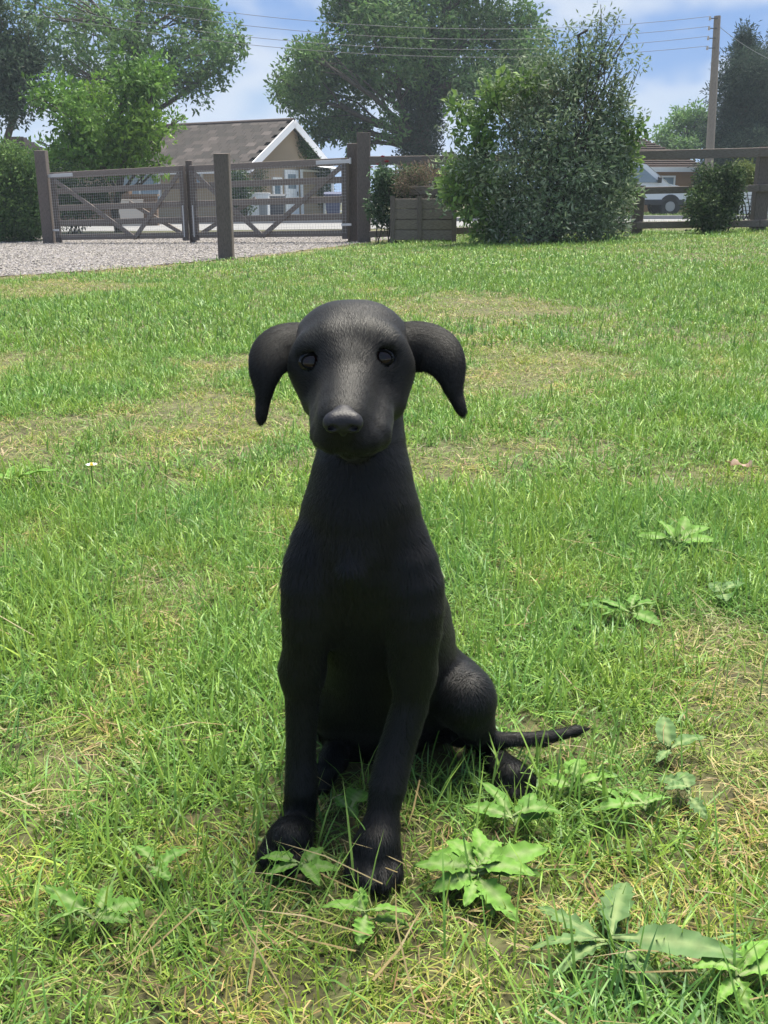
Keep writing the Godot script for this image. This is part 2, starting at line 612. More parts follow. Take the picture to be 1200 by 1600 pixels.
func build_lawn_grass() -> void:
	for q in [[330, 650, 0.45], [265, 588, 0.5], [370, 582, 0.4], [800, 735, 0.35], [860, 590, 0.6], [760, 480, 0.9], [90, 450, 1.0], [30, 570, 0.6], [20, 690, 0.35],
			[690, 1450, 0.07], [860, 1430, 0.08], [1000, 1400, 0.07], [900, 1370, 0.06], [1180, 1110, 0.16], [1080, 1200, 0.12], [130, 1210, 0.12], [430, 1540, 0.07], [560, 1400, 0.06], [660, 1340, 0.07], [700, 1560, 0.09], [830, 1570, 0.07], [520, 1280, 0.05], [890, 1180, 0.07], [1150, 1000, 0.14], [1060, 1440, 0.08], [300, 1330, 0.08], [240, 930, 0.2], [40, 1330, 0.1]]:
		dry_spots.append([on_ground(q[0], q[1]), q[2]])
	for q in [[120, 600, 0.6], [60, 520, 0.8], [480, 590, 0.5], [1050, 640, 0.6], [900, 780, 0.35], [60, 1000, 0.25], [380, 1090, 0.15], [300, 1180, 0.12], [930, 1040, 0.15], [760, 800, 0.3], [720, 1230, 0.07], [900, 1270, 0.08], [1100, 820, 0.3], [330, 530, 0.8], [200, 480, 1.0], [1100, 450, 2.0], [830, 420, 2.0]]:
		lush_spots.append([on_ground(q[0], q[1]), q[2]])
	var lush := [Color(0.14, 0.26, 0.045), Color(0.165, 0.3, 0.055), Color(0.105, 0.215, 0.045), Color(0.2, 0.325, 0.07), Color(0.13, 0.245, 0.075)]
	var fair := [Color(0.17, 0.275, 0.045), Color(0.2, 0.31, 0.055), Color(0.235, 0.325, 0.07), Color(0.14, 0.24, 0.045), Color(0.3, 0.31, 0.11), Color(0.18, 0.29, 0.05)]
	# zones: nearest edge, far edge, spacing, tuft spread, blades, blade width, height scale
	var zones := [[0.35, 2.2, 0.027, 0.034, 32, 0.0022, 0.85], [2.2, 4.6, 0.055, 0.06, 42, 0.0032, 0.8], [4.6, 9.0, 0.105, 0.11, 60, 0.0052, 0.78], [9.0, 18.5, 0.2, 0.21, 96, 0.0085, 0.8]]
	var lawn := Node3D.new()
	lawn.name = "grass"
	add_child(lawn)
	lawn.set_meta("kind", "stuff")
	lawn.set_meta("label", "patchy green lawn grass with yellow and straw coloured blades")
	lawn.set_meta("category", "grass")
	for zn in zones:
		var n: int = zn[4]
		var w: float = zn[5]
		var hs: float = zn[6]
		var sp: float = zn[3]
		var meshes := []
		for k in 3:
			meshes.append(tuft(n, sp, 0.02 * hs, 0.08 * hs, w, 0.95, lush))
		for k in 3:
			meshes.append(tuft(n, sp, 0.014 * hs, 0.05 * hs, w * 0.85, 1.1, fair))
		for k in 3:
			meshes.append(straw_tuft(int(n * 0.8), sp * 1.1, 0.02 * hs, 0.07 * hs, w * 0.62))
		var xf := []
		var tint := []
		for k in 9:
			xf.append([])
			tint.append([])
		var d: float = zn[2]
		var z: float = -zn[0]
		while z > -zn[1]:
			var half := -z * 0.47 + 0.35
			var x := -half
			while x < half:
				var p := Vector3(x + rf(-0.6, 0.6) * d, 0, z + rf(-0.6, 0.6) * d)
				x += d
				var into := gravel_depth(p.x, p.z)
				if into > -0.02 and not (into < 0.35 and rng.randf() < 0.08):
					continue
				if p.z < -17.4 or (p.x > 0.0 and p.z < -17.0 + 0.18 * p.x):
					continue
				var a := patch_noise.get_noise_2d(p.x * 2.0, p.z * 2.0) + 0.6 * patch_noise.get_noise_2d(p.x * 7.0 + 40.0, p.z * 7.0)
				var dry := 0.05 - 0.6 * a + 0.6 * spot_field(dry_spots, p) - 0.7 * spot_field(lush_spots, p)
				if into > -0.4:
					dry += 1.3
				dry += rf(-0.2, 0.2)
				if under_dog(p):
					continue
				p.y = ground_height(p.x, p.z)
				var warm := clampf(0.5 + 0.9 * patch_noise.get_noise_2d(p.x * 3.0 - 90.0, p.z * 3.0), 0.0, 1.0)
				var kinds := []
				if rng.randf() < 1.2 - 0.6 * dry:
					kinds.append(rng.randi() % 3 if dry < 0.2 else 3 + rng.randi() % 3)
				if rng.randf() < (0.06 if zn[0] < 1.0 else 0.1) + 0.38 * dry:
					kinds.append(6 + rng.randi() % 3)
				for kind in kinds:
					var size := rf(0.75, 1.2) * (clampf(1.1 - 0.35 * dry, 0.6, 1.3) if kind < 6 else 1.0)
					var b := Basis(Vector3.UP, rf(0, TAU)) * Basis(Vector3.RIGHT, rf(-0.2, 0.2) if kind < 6 else 0.0)
					xf[kind].append(Transform3D(b.scaled(Vector3.ONE * size), p))
					tint[kind].append(Color(lerpf(0.88, 1.26, warm), lerpf(0.97, 1.08, warm), lerpf(1.1, 0.88, warm)) * rf(0.85, 1.15))
			z -= d
		for k in 9:
			if xf[k].size() > 8:
				scatter("tufts", meshes[k], M.blade, xf[k], tint[k], lawn)
	# single long blades and dead stalks lying over the near lawn
	var long_green := tuft(3, 0.02, 0.07, 0.13, 0.003, 1.0, lush)
	var stalk := straw_tuft(2, 0.02, 0.06, 0.12, 0.002)
	for m in [long_green, stalk]:
		var lx := []
		var lt := []
		for k in (650 if m == long_green else 130):
			var z2 := -rf(0.5, 3.2)
			var p2 := Vector3(rf(-1, 1) * (-z2 * 0.45 + 0.1), 0, z2)
			p2.y = ground_height(p2.x, p2.z) + (0.02 if m == stalk else 0.0)
			lx.append(Transform3D(Basis(Vector3.UP, rf(0, TAU)).scaled(Vector3.ONE * rf(0.6, 1.1)), p2))
			lt.append(Color.WHITE * rf(0.8, 1.2))
		scatter("long_blades", m, M.blade, lx, lt, lawn)


# dead blades lying about near the ground
func straw_tuft(count: int, spread: float, low: float, high: float, width: float) -> ArrayMesh:
	var colors := [Color(0.32, 0.26, 0.13), Color(0.4, 0.34, 0.19), Color(0.25, 0.2, 0.095), Color(0.32, 0.3, 0.12), Color(0.24, 0.26, 0.075), Color(0.19, 0.135, 0.075), Color(0.2, 0.25, 0.06)]
	var s := Shape.new()
	for b in count:
		var t := rf(0, TAU)
		var along := Vector3(cos(t), rf(-0.1, 0.38), sin(t)).normalized()
		var side := Vector3(-along.z, rf(-0.4, 0.4), along.x).normalized() * width * rf(0.6, 1.2) * 0.5
		var l := lerpf(low, high, pow(rng.randf(), 1.5))
		var o := Vector3(rf(-1, 1) * spread, rf(0.001, 0.016), rf(-1, 1) * spread) - along * l * 0.4
		o.y = maxf(o.y, 0.001)
		var mid := o + along * l * 0.5 + Vector3(0, rf(-0.1, 0.16) * l, 0) + side.normalized() * rf(-0.1, 0.1) * l
		var tip := o + along * l
		mid.y = maxf(mid.y, 0.002)
		tip.y = maxf(tip.y, 0.001)
		var col := tone(colors[rng.randi() % colors.size()], 0.2)
		var k := s.add(o - side, Vector3.UP, col)
		s.add(o + side, Vector3.UP, col)
		s.add(mid - side, Vector3.UP, col)
		s.add(mid + side, Vector3.UP, col)
		s.add(tip, Vector3.UP, col)
		s.ix.append_array([k, k + 1, k + 2, k + 1, k + 3, k + 2, k + 2, k + 3, k + 4])
	return s.mesh(true)


# where the puppy's feet, rump and tail press the grass flat
func under_dog(p: Vector3) -> bool:
	if p.z > -0.8 or p.z < -1.32 or absf(p.x) > 0.32:
		return false
	for q in [[Vector2(-0.012, -0.852), Vector2(-0.006, -0.9), 0.026], [Vector2(-0.102, -0.888), Vector2(-0.1, -0.93), 0.026], [Vector2(0.145, -1.015), Vector2(0.11, -1.09), 0.024], [Vector2(0.02, -1.1), Vector2(-0.02, -1.2), 0.085], [Vector2(0.06, -1.16), Vector2(0.27, -1.14), 0.02], [Vector2(-0.07, -1.04), Vector2(-0.06, -1.1), 0.022]]:
		if Geometry2D.get_closest_point_to_segment(Vector2(p.x, p.z), q[0], q[1]).distance_to(Vector2(p.x, p.z)) < q[2]:
			return true
	return false


# ---------------- gates, posts, fence ----------------
func post_at(called: String, label: String, foot: Vector3, top: float, wide: float, group := "", lean := 0.0) -> Node3D:
	var t := thing(called, label, "post", foot, group)
	var s := Shape.new()
	var h := top - foot.y
	var b := Basis(Vector3(0, 0, 1), PI / 2)      # the long side upright
	s.box(Transform3D(b, Vector3(0, h * 0.5 - 0.1, 0)), Vector3(h + 0.2, wide, wide), tone(Color(1, 1, 1), 0.1), 0.012)
	part("shaft", s.mesh(), M.wood_upright, t)
	var c := Shape.new()
	c.box(Transform3D(Basis(Vector3.RIGHT, 0.06), Vector3(0, h + 0.004, 0)), Vector3(wide * 0.96, 0.012, wide * 0.96), Color.WHITE, 0.003)
	part("weathered_top", c.mesh(), M.wood_upright, t)
	t.rotation.z = lean
	return t


# a field gate from a to b (both at its lower rail), with its boards, braces, wire and ironwork
func gate(label: String, a: Vector3, b: Vector3, h: float, apex: float, hinge_first: bool) -> void:
	var mid := (a + b) * 0.5
	var t := thing("field_gate", label, "gate", mid, "pair of wooden field gates across the driveway")
	var p := a - mid
	var q := b - mid
	var x := (q - p).normalized()
	var up := Vector3.UP
	var front := x.cross(up).normalized()
	if front.z < 0:
		front = -front
	var hs := [0.045, 0.27, 0.5, 0.76, 1.0]
	for k in hs.size():
		var s := Shape.new()
		var y: float = hs[k] * h
		s.bar(p + up * y, q + up * y, 0.1 if k < 4 else 0.11, 0.03 if k < 4 else 0.06, front, tone(Color(1.15, 1.15, 1.15), 0.2), 0.005)
		part("rail", s.mesh(), M.wood, t)
	for e in 2:
		var s2 := Shape.new()
		var foot := p + x * 0.045 if e == 0 else q - x * 0.045
		s2.bar(foot - up * 0.04 + front * 0.004, foot + up * (h + 0.045) + front * 0.004, 0.1, 0.075, front, tone(Color.WHITE, 0.15), 0.006)
		part("stile", s2.mesh(), M.wood_upright, t)
	var l := (q - p).length()
	var ap := p + x * l * apex
	for e in [[p + x * 0.1 + up * h * 0.93, ap + up * 0.02], [q - x * 0.1 + up * h * 0.93, ap + up * 0.02]]:
		var s3 := Shape.new()
		s3.bar(e[0] + front * 0.034, e[1] + front * 0.034, 0.075, 0.028, front, tone(Color(1.1, 1.1, 1.1), 0.15), 0.004)
		part("brace", s3.mesh(), M.wood, t)
	# the short brace from the apex side up to the meeting stile
	var far := q if hinge_first else p
	var way := -1.0 if hinge_first else 1.0
	var s4 := Shape.new()
	s4.bar(far + x * way * 0.12 + up * 0.06 * h - front * 0.03, far + x * way * (l * 0.42) + up * h * 0.55 - front * 0.03, 0.07, 0.026, front, tone(Color.WHITE, 0.15), 0.004)
	part("brace", s4.mesh(), M.wood, t)
	# welded wire in front of the boards
	var w := Shape.new()
	var col := Color(0.42, 0.43, 0.42)
	var ny := int(h / 0.05)
	for k in ny + 1:
		var y := lerpf(0.06, h - 0.04, float(k) / ny)
		w.bar(p + up * y + front * 0.056, q + up * y + front * 0.056, 0.0021, 0.0021, front, col)
	var nx := int(l / 0.05)
	for k in nx + 1:
		var at_x := lerpf(0.02, l - 0.02, float(k) / nx)
		w.bar(p + x * at_x + up * 0.05 + front * 0.059, p + x * at_x + up * (h - 0.03) + front * 0.059, 0.0021, 0.0021, front, col)
	part("wire_mesh", w.mesh(), M.galvanised, t)
	# hinge straps
	var he := p if hinge_first else q
	var dir := x if hinge_first else -x
	var st := Shape.new()
	st.bar(he - dir * 0.07 + up * h + front * 0.038, he + dir * 0.55 + up * h + front * 0.038, 0.06, 0.012, front, Color(0.5, 0.5, 0.5), 0.003)
	st.bar(he - dir * 0.07 + up * (h - 0.04) + front * 0.038, he - dir * 0.07 + up * (h + 0.05) + front * 0.038, 0.03, 0.03, front, Color(0.5, 0.5, 0.5), 0.003)
	part("hinge_strap", st.mesh(), M.galvanised, t)
	var st2 := Shape.new()
	st2.bar(he - dir * 0.08 + up * 0.16 * h + front * 0.045, he + dir * 0.1 + up * 0.16 * h + front * 0.045, 0.035, 0.02, front, Color(0.6, 0.6, 0.6), 0.003)
	part("lower_hinge", st2.mesh(), M.galvanised, t)
	var st3 := Shape.new()
	var me := far + x * way * 0.04 + front * 0.05
	st3.bar(me + up * 0.02, me + up * h * 0.48, 0.02, 0.02, front, Color(0.55, 0.55, 0.55), 0.003)
	part("drop_bolt", st3.mesh(), M.galvanised, t)


func build_fence_and_gates() -> void:
	var pl := grounded(at(78, 381, 19.2))
	var pm := grounded(at(300, 380, 17.85))
	var prr := grounded(at(556, 379, 16.55))
	post_at("gate_post", "square wooden gate post beside the clipped hedge", pl, pl.y + 1.63, 0.2, "", 0.0)
	post_at("gate_post", "tall dark gate post beside the rose bush and planter", grounded(at(569, 380, 16.5)), at(569, 208, 16.5).y, 0.21)
	post_at("gate_stop_post", "shorter dark post against the gate hinge, ahead of the tall one", grounded(at(552, 380, 16.75)), at(552, 225, 16.75).y, 0.17)
	post_at("lawn_post", "lone square wooden post standing at the gravel's edge", grounded(at(354, 403, 12.3)), at(348, 241, 12.3).y, 0.175)
	var a := pl + Vector3(0.16, 0.06, 0.04)
	var b := pm + Vector3(-0.06, 0.09, 0.0)
	gate("weathered wooden field gate with wire mesh, hung beside the hedge", a, b, 1.14, 0.62, true)
	gate("weathered wooden field gate with wire mesh, hung beside the rose bush", b + Vector3(0.1, 0, -0.03), prr + Vector3(-0.12, 0.1, 0.02), 1.14, 0.47, false)
	var stop := pm + Vector3(0.0, 0, -0.14)
	post_at("gate_stop_post", "narrow wooden post where the two field gates meet", stop, stop.y + 1.36, 0.11)
	# the rail fence to the right of the gates
	var t := thing("rail_fence", "dark wooden three rail fence behind the bushes", "fence", Vector3(3.0, 0, -15.9))
	var line := [at(577, 380, 16.5), at(700, 372, 16.2), at(850, 367, 15.9), at(994, 363, 15.6), at(1183, 360, 15.2), at(1400, 357, 14.8)]
	for k in line.size():
		line[k] = grounded(line[k])
	var top_px := [237.0, 238.0, 237.0, 290.0, 229.0, 223.0]
	var px := [577.0, 700.0, 850.0, 994.0, 1187.0, 1400.0]
	for k in range(1, line.size()):
		var foot: Vector3 = line[k] - t.position
		var s := Shape.new()
		var h: float = at(px[k], top_px[k], -(line[k] as Vector3).z).y - (line[k] as Vector3).y
		s.box(Transform3D(Basis(Vector3(0, 0, 1), PI / 2), foot + Vector3(0, h * 0.5 - 0.1, 0)), Vector3(h + 0.2, 0.2 if k == 4 else 0.15, 0.17), tone(Color.WHITE, 0.1), 0.01)
		part("post", s.mesh(), M.wood_upright, t)
	# rails: pixel height at each post, tall
	for e in [[[251.0, 250.0, 247.0, 243.0, 238.0, 231.0], 0.13], [[309.0, 306.0, 302.0, 298.0, 294.0, 288.0], 0.1], [[366.0, 361.0, 356.0, 352.0, 349.0, 346.0], 0.1]]:
		for k in line.size() - 1:
			var za := -(line[k] as Vector3).z - 0.1
			var zb := -(line[k + 1] as Vector3).z - 0.1
			var p := at(px[k], e[0][k], za) - t.position
			var q := at(px[k + 1], e[0][k + 1], zb) - t.position
			var s2 := Shape.new()
			var gap := (q - p).normalized() * 0.004
			s2.bar(p + gap, q - gap, e[1], 0.045, Vector3(0, 0, 1), tone(Color(0.95, 0.95, 0.95), 0.15), 0.006)
			part("rail", s2.mesh(), M.wood, t)


# ---------------- houses ----------------
func window_on(parent: Node3D, o: Vector3, x: Vector3, n: Vector3, w: float, h: float, bars: int, frame_col := Color(0.78, 0.79, 0.8)) -> void:
	# o: middle of the window on the wall face, x along the wall, n outward
	var up := Vector3.UP
	var f := Shape.new()
	var fw := 0.07
	for s in [-1.0, 1.0]:
		f.bar(o + x * s * (w * 0.5 - fw * 0.5) - up * h * 0.5 + n * 0.02, o + x * s * (w * 0.5 - fw * 0.5) + up * h * 0.5 + n * 0.02, fw, 0.09, n, frame_col)
		f.bar(o - x * (w * 0.5 - fw) + up * s * (h * 0.5 - fw * 0.5) + n * 0.02, o + x * (w * 0.5 - fw) + up * s * (h * 0.5 - fw * 0.5) + n * 0.02, fw, 0.09, n, frame_col)
	for k in bars:
		var bx := lerpf(-0.5, 0.5, float(k + 1) / (bars + 1)) * w
		f.bar(o + x * bx - up * (h * 0.5 - fw) + n * 0.02, o + x * bx + up * (h * 0.5 - fw) + n * 0.02, 0.06, 0.07, n, frame_col)
	var win := part("window", f.mesh(), M.paint, parent)
	var g := Shape.new()
	g.face(o - x * w * 0.49 - up * h * 0.49 + n * 0.008, o + x * w * 0.49 - up * h * 0.49 + n * 0.008, o + x * w * 0.49 + up * h * 0.49 + n * 0.008, o - x * w * 0.49 + up * h * 0.49 + n * 0.008, n)
	part("pane", g.mesh(), M.glass, win)
	var sl := Shape.new()
	sl.bar(o - x * (w * 0.5 + 0.06) - up * (h * 0.5 + 0.035) + n * 0.06, o + x * (w * 0.5 + 0.06) - up * (h * 0.5 + 0.035) + n * 0.06, 0.06, 0.14, n, Color(0.6, 0.6, 0.6))
	part("sill", sl.mesh(), M.paint, win)


func tiled_slope(parent: Node3D, called: String, eave0: Vector3, eave1: Vector3, ridge0: Vector3, ridge1: Vector3, rows: int, cols: int) -> void:
	# sloping deck with single tiles lapped on it
	var n := (eave1 - eave0).cross(ridge0 - eave0).normalized()
	if n.y < 0:
		n = -n
	var deck := Shape.new()
	deck.face(eave0, eave1, ridge1, ridge0, n, Color(0.6, 0.6, 0.6))
	var roof := part(called, deck.mesh(), M.tile, parent)
	var x := (eave1 - eave0).normalized()
	var up := (ridge0 - eave0) - x * (ridge0 - eave0).dot(x)
	var w := (eave1 - eave0).length() / cols
	var len_ := up.length() / rows
	up = up.normalized()
	var variants := []
	for k in 5:
		var s := Shape.new()
		var g: float = [0.26, 0.42, 0.66, 1.1, 2.3][k]
		s.box(Transform3D(Basis(x, n.rotated(x, 0.12 if up.dot(n.rotated(x, 0.12)) < 0 else -0.12), up), Vector3.ZERO), Vector3(w * 0.97, 0.085, len_ * 1.08), Color(g, g * 0.98, g * 0.97))
		variants.append(s.mesh())
	for r in rows:
		for c in cols:
			var f := (r + 0.45) / rows
			var p := eave0.lerp(ridge0, f) + x * ((c + 0.5 + (0.5 if r % 2 == 1 and c < cols - 1 else 0.0)) * w) + n * 0.03
			var t := part("tile", variants[clampi(int(rng.randfn(1.6, 1.1)), 0, 4)], M.tile, roof)
			t.position = p


func build_houses() -> void:
	# the brick bungalow across the lane: gable towards the gates
	var c := at(388, 256, 36.0)
	var eave := c.y
	var d := at(508, 258, 40.2)
	d.y = eave
	var gx := (d - c)
	gx.y = 0
	var gw := gx.length()
	gx = gx.normalized()
	var back := Vector3(gx.z, 0, -gx.x)            # along the ridge, away from the gable
	if back.x > 0:
		back = -back
	var top := at(450, 188, 38.0).y
	var foot := ground_height(c.x, c.z)
	var base := Vector3(c.x, foot, c.z)
	var h := thing("brick_bungalow", "buff brick bungalow with white bargeboards and mottled brown tiled roof", "house", base)
	var long := 9.6
	var p0 := Vector3(0, 0, 0)                     # near corner
	var p1 := gx * gw
	var p2 := p1 + back * long
	var p3 := back * long
	var wall_h := eave - foot
	var ridge_h := top - foot - 0.1
	var u := Vector3.UP
	var wl := Shape.new()
	for e in [[p0, p1], [p1, p2], [p2, p3], [p3, p0]]:
		var a: Vector3 = e[0]
		var b: Vector3 = e[1]
		var out := ((a + b) * 0.5 - (p0 + p2) * 0.5).normalized()
		wl.face(a - u * 0.2, b - u * 0.2, b + u * wall_h, a + u * wall_h, out, Color.WHITE)
	wl.tri(p0 + u * wall_h, p1 + u * wall_h, (p0 + p1) * 0.5 + u * ridge_h, -back)
	wl.tri(p3 + u * wall_h, p2 + u * wall_h, (p3 + p2) * 0.5 + u * ridge_h, back)
	part("wall", wl.mesh(), M.brick, h)
	var over := 0.28
	var slope := (ridge_h - wall_h) / (gw * 0.5)
	var r0 := (p0 + p1) * 0.5 + u * (ridge_h + 0.06) - back * over
	var r1 := (p3 + p2) * 0.5 + u * (ridge_h + 0.06) + back * over
	var e0 := p0 - gx * over + u * (wall_h - slope * over + 0.06) - back * over
	var e1 := p3 - gx * over + u * (wall_h - slope * over + 0.06) + back * over
	tiled_slope(h, "roof_slope", e0, e1, r0, r1, 12, 25)
	var f0 := p1 + gx * over + u * (wall_h - slope * over + 0.06) - back * over
	var f1 := p2 + gx * over + u * (wall_h - slope * over + 0.06) + back * over
	var bs := Shape.new()
	bs.face(f0, f1, r1, r0, u + gx)
	part("roof_slope", bs.mesh(), M.tile, h)
	for e in [[e0, r0], [f0, r0]]:
		var s := Shape.new()
		s.bar(e[0] - u * 0.06 - back * 0.02, e[1] - u * 0.06 - back * 0.02, 0.24, 0.04, -back, Color(0.8, 0.8, 0.82))
		part("bargeboard", s.mesh(), M.paint, h)
	var fa := Shape.new()
	fa.bar(e0 - u * 0.12, e1 - u * 0.12, 0.17, 0.03, -gx, Color(0.78, 0.78, 0.8))
	part("fascia", fa.mesh(), M.paint, h)
	var gu := Shape.new()
	gu.tube([e0 - gx * 0.06 - u * 0.06, e1 - gx * 0.06 - u * 0.06], [0.06, 0.06], 8, Color(0.05, 0.05, 0.05))
	part("gutter", gu.mesh(), M.paint, h)
	var rc := Shape.new()
	rc.tube([r0 + u * 0.02, r1 + u * 0.02], [0.11, 0.11], 8, Color(0.9, 0.8, 0.75))
	part("ridge_cap", rc.mesh(), M.tile, h)
	# front wall (faces the camera's left): a wide window and a small one
	window_on(h, p0 + back * 5.0 + u * 1.15 - gx * 0.01, back, -gx, 2.0, 1.15, 1)
	window_on(h, p0 + back * 2.3 + u * 1.45 - gx * 0.01, back, -gx, 0.6, 0.5, 0)
	# gable: door, meter box, trellis porch, ivy
	window_on(h, p0 + gx * gw * 0.33 + u * 1.1 - back * 0.01, gx, -back, 0.55, 0.75, 0)
	var door := Shape.new()
	door.bar(p0 + gx * gw * 0.52 - back * 0.03, p0 + gx * gw * 0.52 + u * 1.75 - back * 0.03, 0.85, 0.06, -back, Color(0.72, 0.75, 0.78))
	var dn := part("door", door.mesh(), M.paint, h)
	var hd := Shape.new()
	hd.bar(p0 + gx * (gw * 0.52 + 0.3) + u * 0.85 - back * 0.09, p0 + gx * (gw * 0.52 + 0.3) + u * 1.0 - back * 0.09, 0.03, 0.03, -back, Color(0.1, 0.1, 0.1))
	part("handle", hd.mesh(), M.paint, dn)
	var gp := Shape.new()
	var pa := p0 + gx * (gw * 0.52 - 0.25) + u * 1.35 - back * 0.064
	gp.face(pa - u * 0.25, pa + gx * 0.5 - u * 0.25, pa + gx * 0.5 + u * 0.25, pa + u * 0.25, -back)
	part("pane", gp.mesh(), M.glass, dn)
	# open porch of white posts and rails
	var po := thing("white_porch", "white painted open porch frame against the bungalow's gable", "porch", base + gx * (gw * 0.62) - back * 0.1)
	for e in [[0.0, -0.05], [1.5, -0.05], [0.0, -1.4], [1.5, -1.4]]:
		var s2 := Shape.new()
		var pp: Vector3 = gx * e[0] + back * e[1]
		s2.bar(pp, pp + u * 1.72, 0.08, 0.08, -back, Color(0.78, 0.79, 0.8), 0.006)
		part("post", s2.mesh(), M.paint, po)
	for e in [[0.3, -1.4], [0.75, -1.4], [1.74, -1.4], [1.74, -0.05]]:
		var s3 := Shape.new()
		s3.bar(gx * -0.05 + back * e[1] + u * e[0], gx * 1.55 + back * e[1] + u * e[0], 0.07, 0.06, -back, Color(0.78, 0.79, 0.8), 0.006)
		part("rail", s3.mesh(), M.paint, po)
	var pr := Shape.new()
	pr.face(gx * -0.1 - back * 1.5 + u * 1.79, gx * 1.6 - back * 1.5 + u * 1.79, gx * 1.6 + u * 1.95, gx * -0.1 + u * 1.95, u, Color(0.55, 0.58, 0.6))
	part("porch_roof", pr.mesh(), M.paint, po)
	# things standing before the gable
	var fr := thing("cabinet", "white metal storage cabinet standing before the bungalow's gable", "cabinet", grounded(at(404, 345, 34.5)))
	var cb := Shape.new()
	cb.box(Transform3D(Basis(), Vector3(0, 0.45, 0)), Vector3(0.75, 0.9, 0.55), Color(0.72, 0.75, 0.76), 0.01)
	part("case", cb.mesh(), M.paint, fr)
	var cd := Shape.new()
	cd.box(Transform3D(Basis(), Vector3(0.2, 0.42, 0.285)), Vector3(0.26, 0.62, 0.015), Color(0.2, 0.22, 0.23), 0.004)
	part("door", cd.mesh(), M.paint, fr)
	var ct := Shape.new()
	ct.box(Transform3D(Basis(), Vector3(0, 0.915, 0)), Vector3(0.8, 0.03, 0.6), Color(0.75, 0.76, 0.76), 0.004)
	part("lid", ct.mesh(), M.paint, fr)
	for e in [[521, 342, 34.2, Color(0.05, 0.06, 0.11), "dark blue wheeled refuse bin beside the white porch", 0.85], [434, 343, 35.0, Color(0.045, 0.05, 0.06), "black wheeled refuse bin beside the white cabinet", 0.8]]:
		var bin := thing("wheeled_bin", e[4], "bin", grounded(at(e[0], e[1], e[2])))
		var body := Shape.new()
		var bh: float = e[5]
		for k in 4:
			var t0 := TAU * (k + 0.5) / 4.0
			var t1 := TAU * (k + 1.5) / 4.0
			var lo0 := Vector3(cos(t0) * 0.27, 0.05, sin(t0) * 0.3)
			var lo1 := Vector3(cos(t1) * 0.27, 0.05, sin(t1) * 0.3)
			var hi0 := Vector3(cos(t0) * 0.38, bh, sin(t0) * 0.42)
			var hi1 := Vector3(cos(t1) * 0.38, bh, sin(t1) * 0.42)
			body.face(lo0, lo1, hi1, hi0, lo0 + lo1, e[3])
		part("body", body.mesh(), M.paint, bin)
		var lid := Shape.new()
		lid.box(Transform3D(Basis(Vector3.RIGHT, 0.1), Vector3(0, bh + 0.03, 0)), Vector3(0.58, 0.05, 0.64), e[3] * 1.3, 0.012)
		part("lid", lid.mesh(), M.paint, bin)
		for k in [-1.0, 1.0]:
			var wh := Shape.new()
			wh.tube([Vector3(k * 0.2, 0.1, -0.25), Vector3(k * 0.25, 0.1, -0.25)], [0.1, 0.1], 12, Color(0.03, 0.03, 0.03))
			part("wheel", wh.mesh(), M.rubber, bin)
	# ivy on the gable's right verge
	var ivy := thing("ivy", "dark green ivy climbing the bungalow's gable under the bargeboard", "ivy", base + gx * gw * 0.8 + u * 1.9 - back * 0.1)
	var cl := []
	var cl_t := []
	for k in 620:
		var f := rf(0.62, 1.04)
		var yy := lerpf(ridge_h, wall_h, absf(f - 0.5) * 2.0)
		var q := gx * gw * f + u * (yy - rf(0.12, 0.75) * pow(rng.randf(), 0.6)) - back * rf(0.03, 0.16)
		if rng.randf() < 0.4:
			q = gx * gw * rf(0.86, 1.05) + u * rf(0.6, wall_h) - back * rf(0.03, 0.16)
		if rng.randf() < 0.12:
			q = gx * gw * rf(-0.03, 0.14) + u * rf(0.5, wall_h - 0.1) - back * rf(0.05, 0.25)
		cl.append(Transform3D(Basis(rand_dir(), rf(0, TAU)).scaled(Vector3.ONE * rf(0.5, 0.9)), base + q - ivy.position))
		cl_t.append(Color.WHITE * rf(0.7, 1.2))
	scatter("foliage", clump(16, 0.22, 0.1, [Color(0.035, 0.07, 0.02), Color(0.05, 0.1, 0.03)]), M.leaf, cl, cl_t, ivy)
	var sm := Shape.new()
	sm.tube([base + gx * gw * 0.97 - back * 0.05 - ivy.position, base + gx * gw * 0.94 + u * 1.0 - back * 0.05 - ivy.position, base + gx * gw * 0.8 + u * (wall_h + 0.3) - back * 0.05 - ivy.position], [0.05, 0.035, 0.015], 6)
	part("stem", sm.mesh(), M.bark, ivy)

	# low brick wall and piers seen through the left gate
	var bw := thing("garden_wall", "low brown brick garden wall with a pier behind the gate", "wall", grounded(at(205, 350, 30.0)))
	var w0 := Shape.new()
	w0.box(Transform3D(Basis(), Vector3(-1.0, 0.4, 0)), Vector3(3.6, 0.86, 0.24), Color(0.45, 0.38, 0.36))
	part("wall", w0.mesh(), M.brick, bw)
	var w1 := Shape.new()
	w1.box(Transform3D(Basis(), Vector3(-1.0, 0.86, 0)), Vector3(3.7, 0.06, 0.3), Color(0.6, 0.56, 0.55))
	part("coping", w1.mesh(), M.brick, bw)
	var w2 := Shape.new()
	w2.box(Transform3D(Basis(), Vector3(-0.2, 0.55, 0.02)), Vector3(0.5, 1.15, 0.4), Color(0.42, 0.36, 0.34))
	part("pier", w2.mesh(), M.brick, bw)
	var pnl := thing("board", "pale beige board leaning against the garden wall", "board", grounded(at(200, 350, 29.6)))
	var pb := Shape.new()
	pb.box(Transform3D(Basis(Vector3.RIGHT, -0.15), Vector3(0.05, 0.36, 0.05)), Vector3(0.85, 0.72, 0.03), Color(0.5, 0.44, 0.37), 0.004)
	part("face", pb.mesh(), M.paint, pnl)
	var pe := Shape.new()
	pe.box(Transform3D(Basis(Vector3.RIGHT, -0.15), Vector3(0.05, 0.725, 0.0)), Vector3(0.87, 0.03, 0.05), Color(0.4, 0.35, 0.3), 0.004)
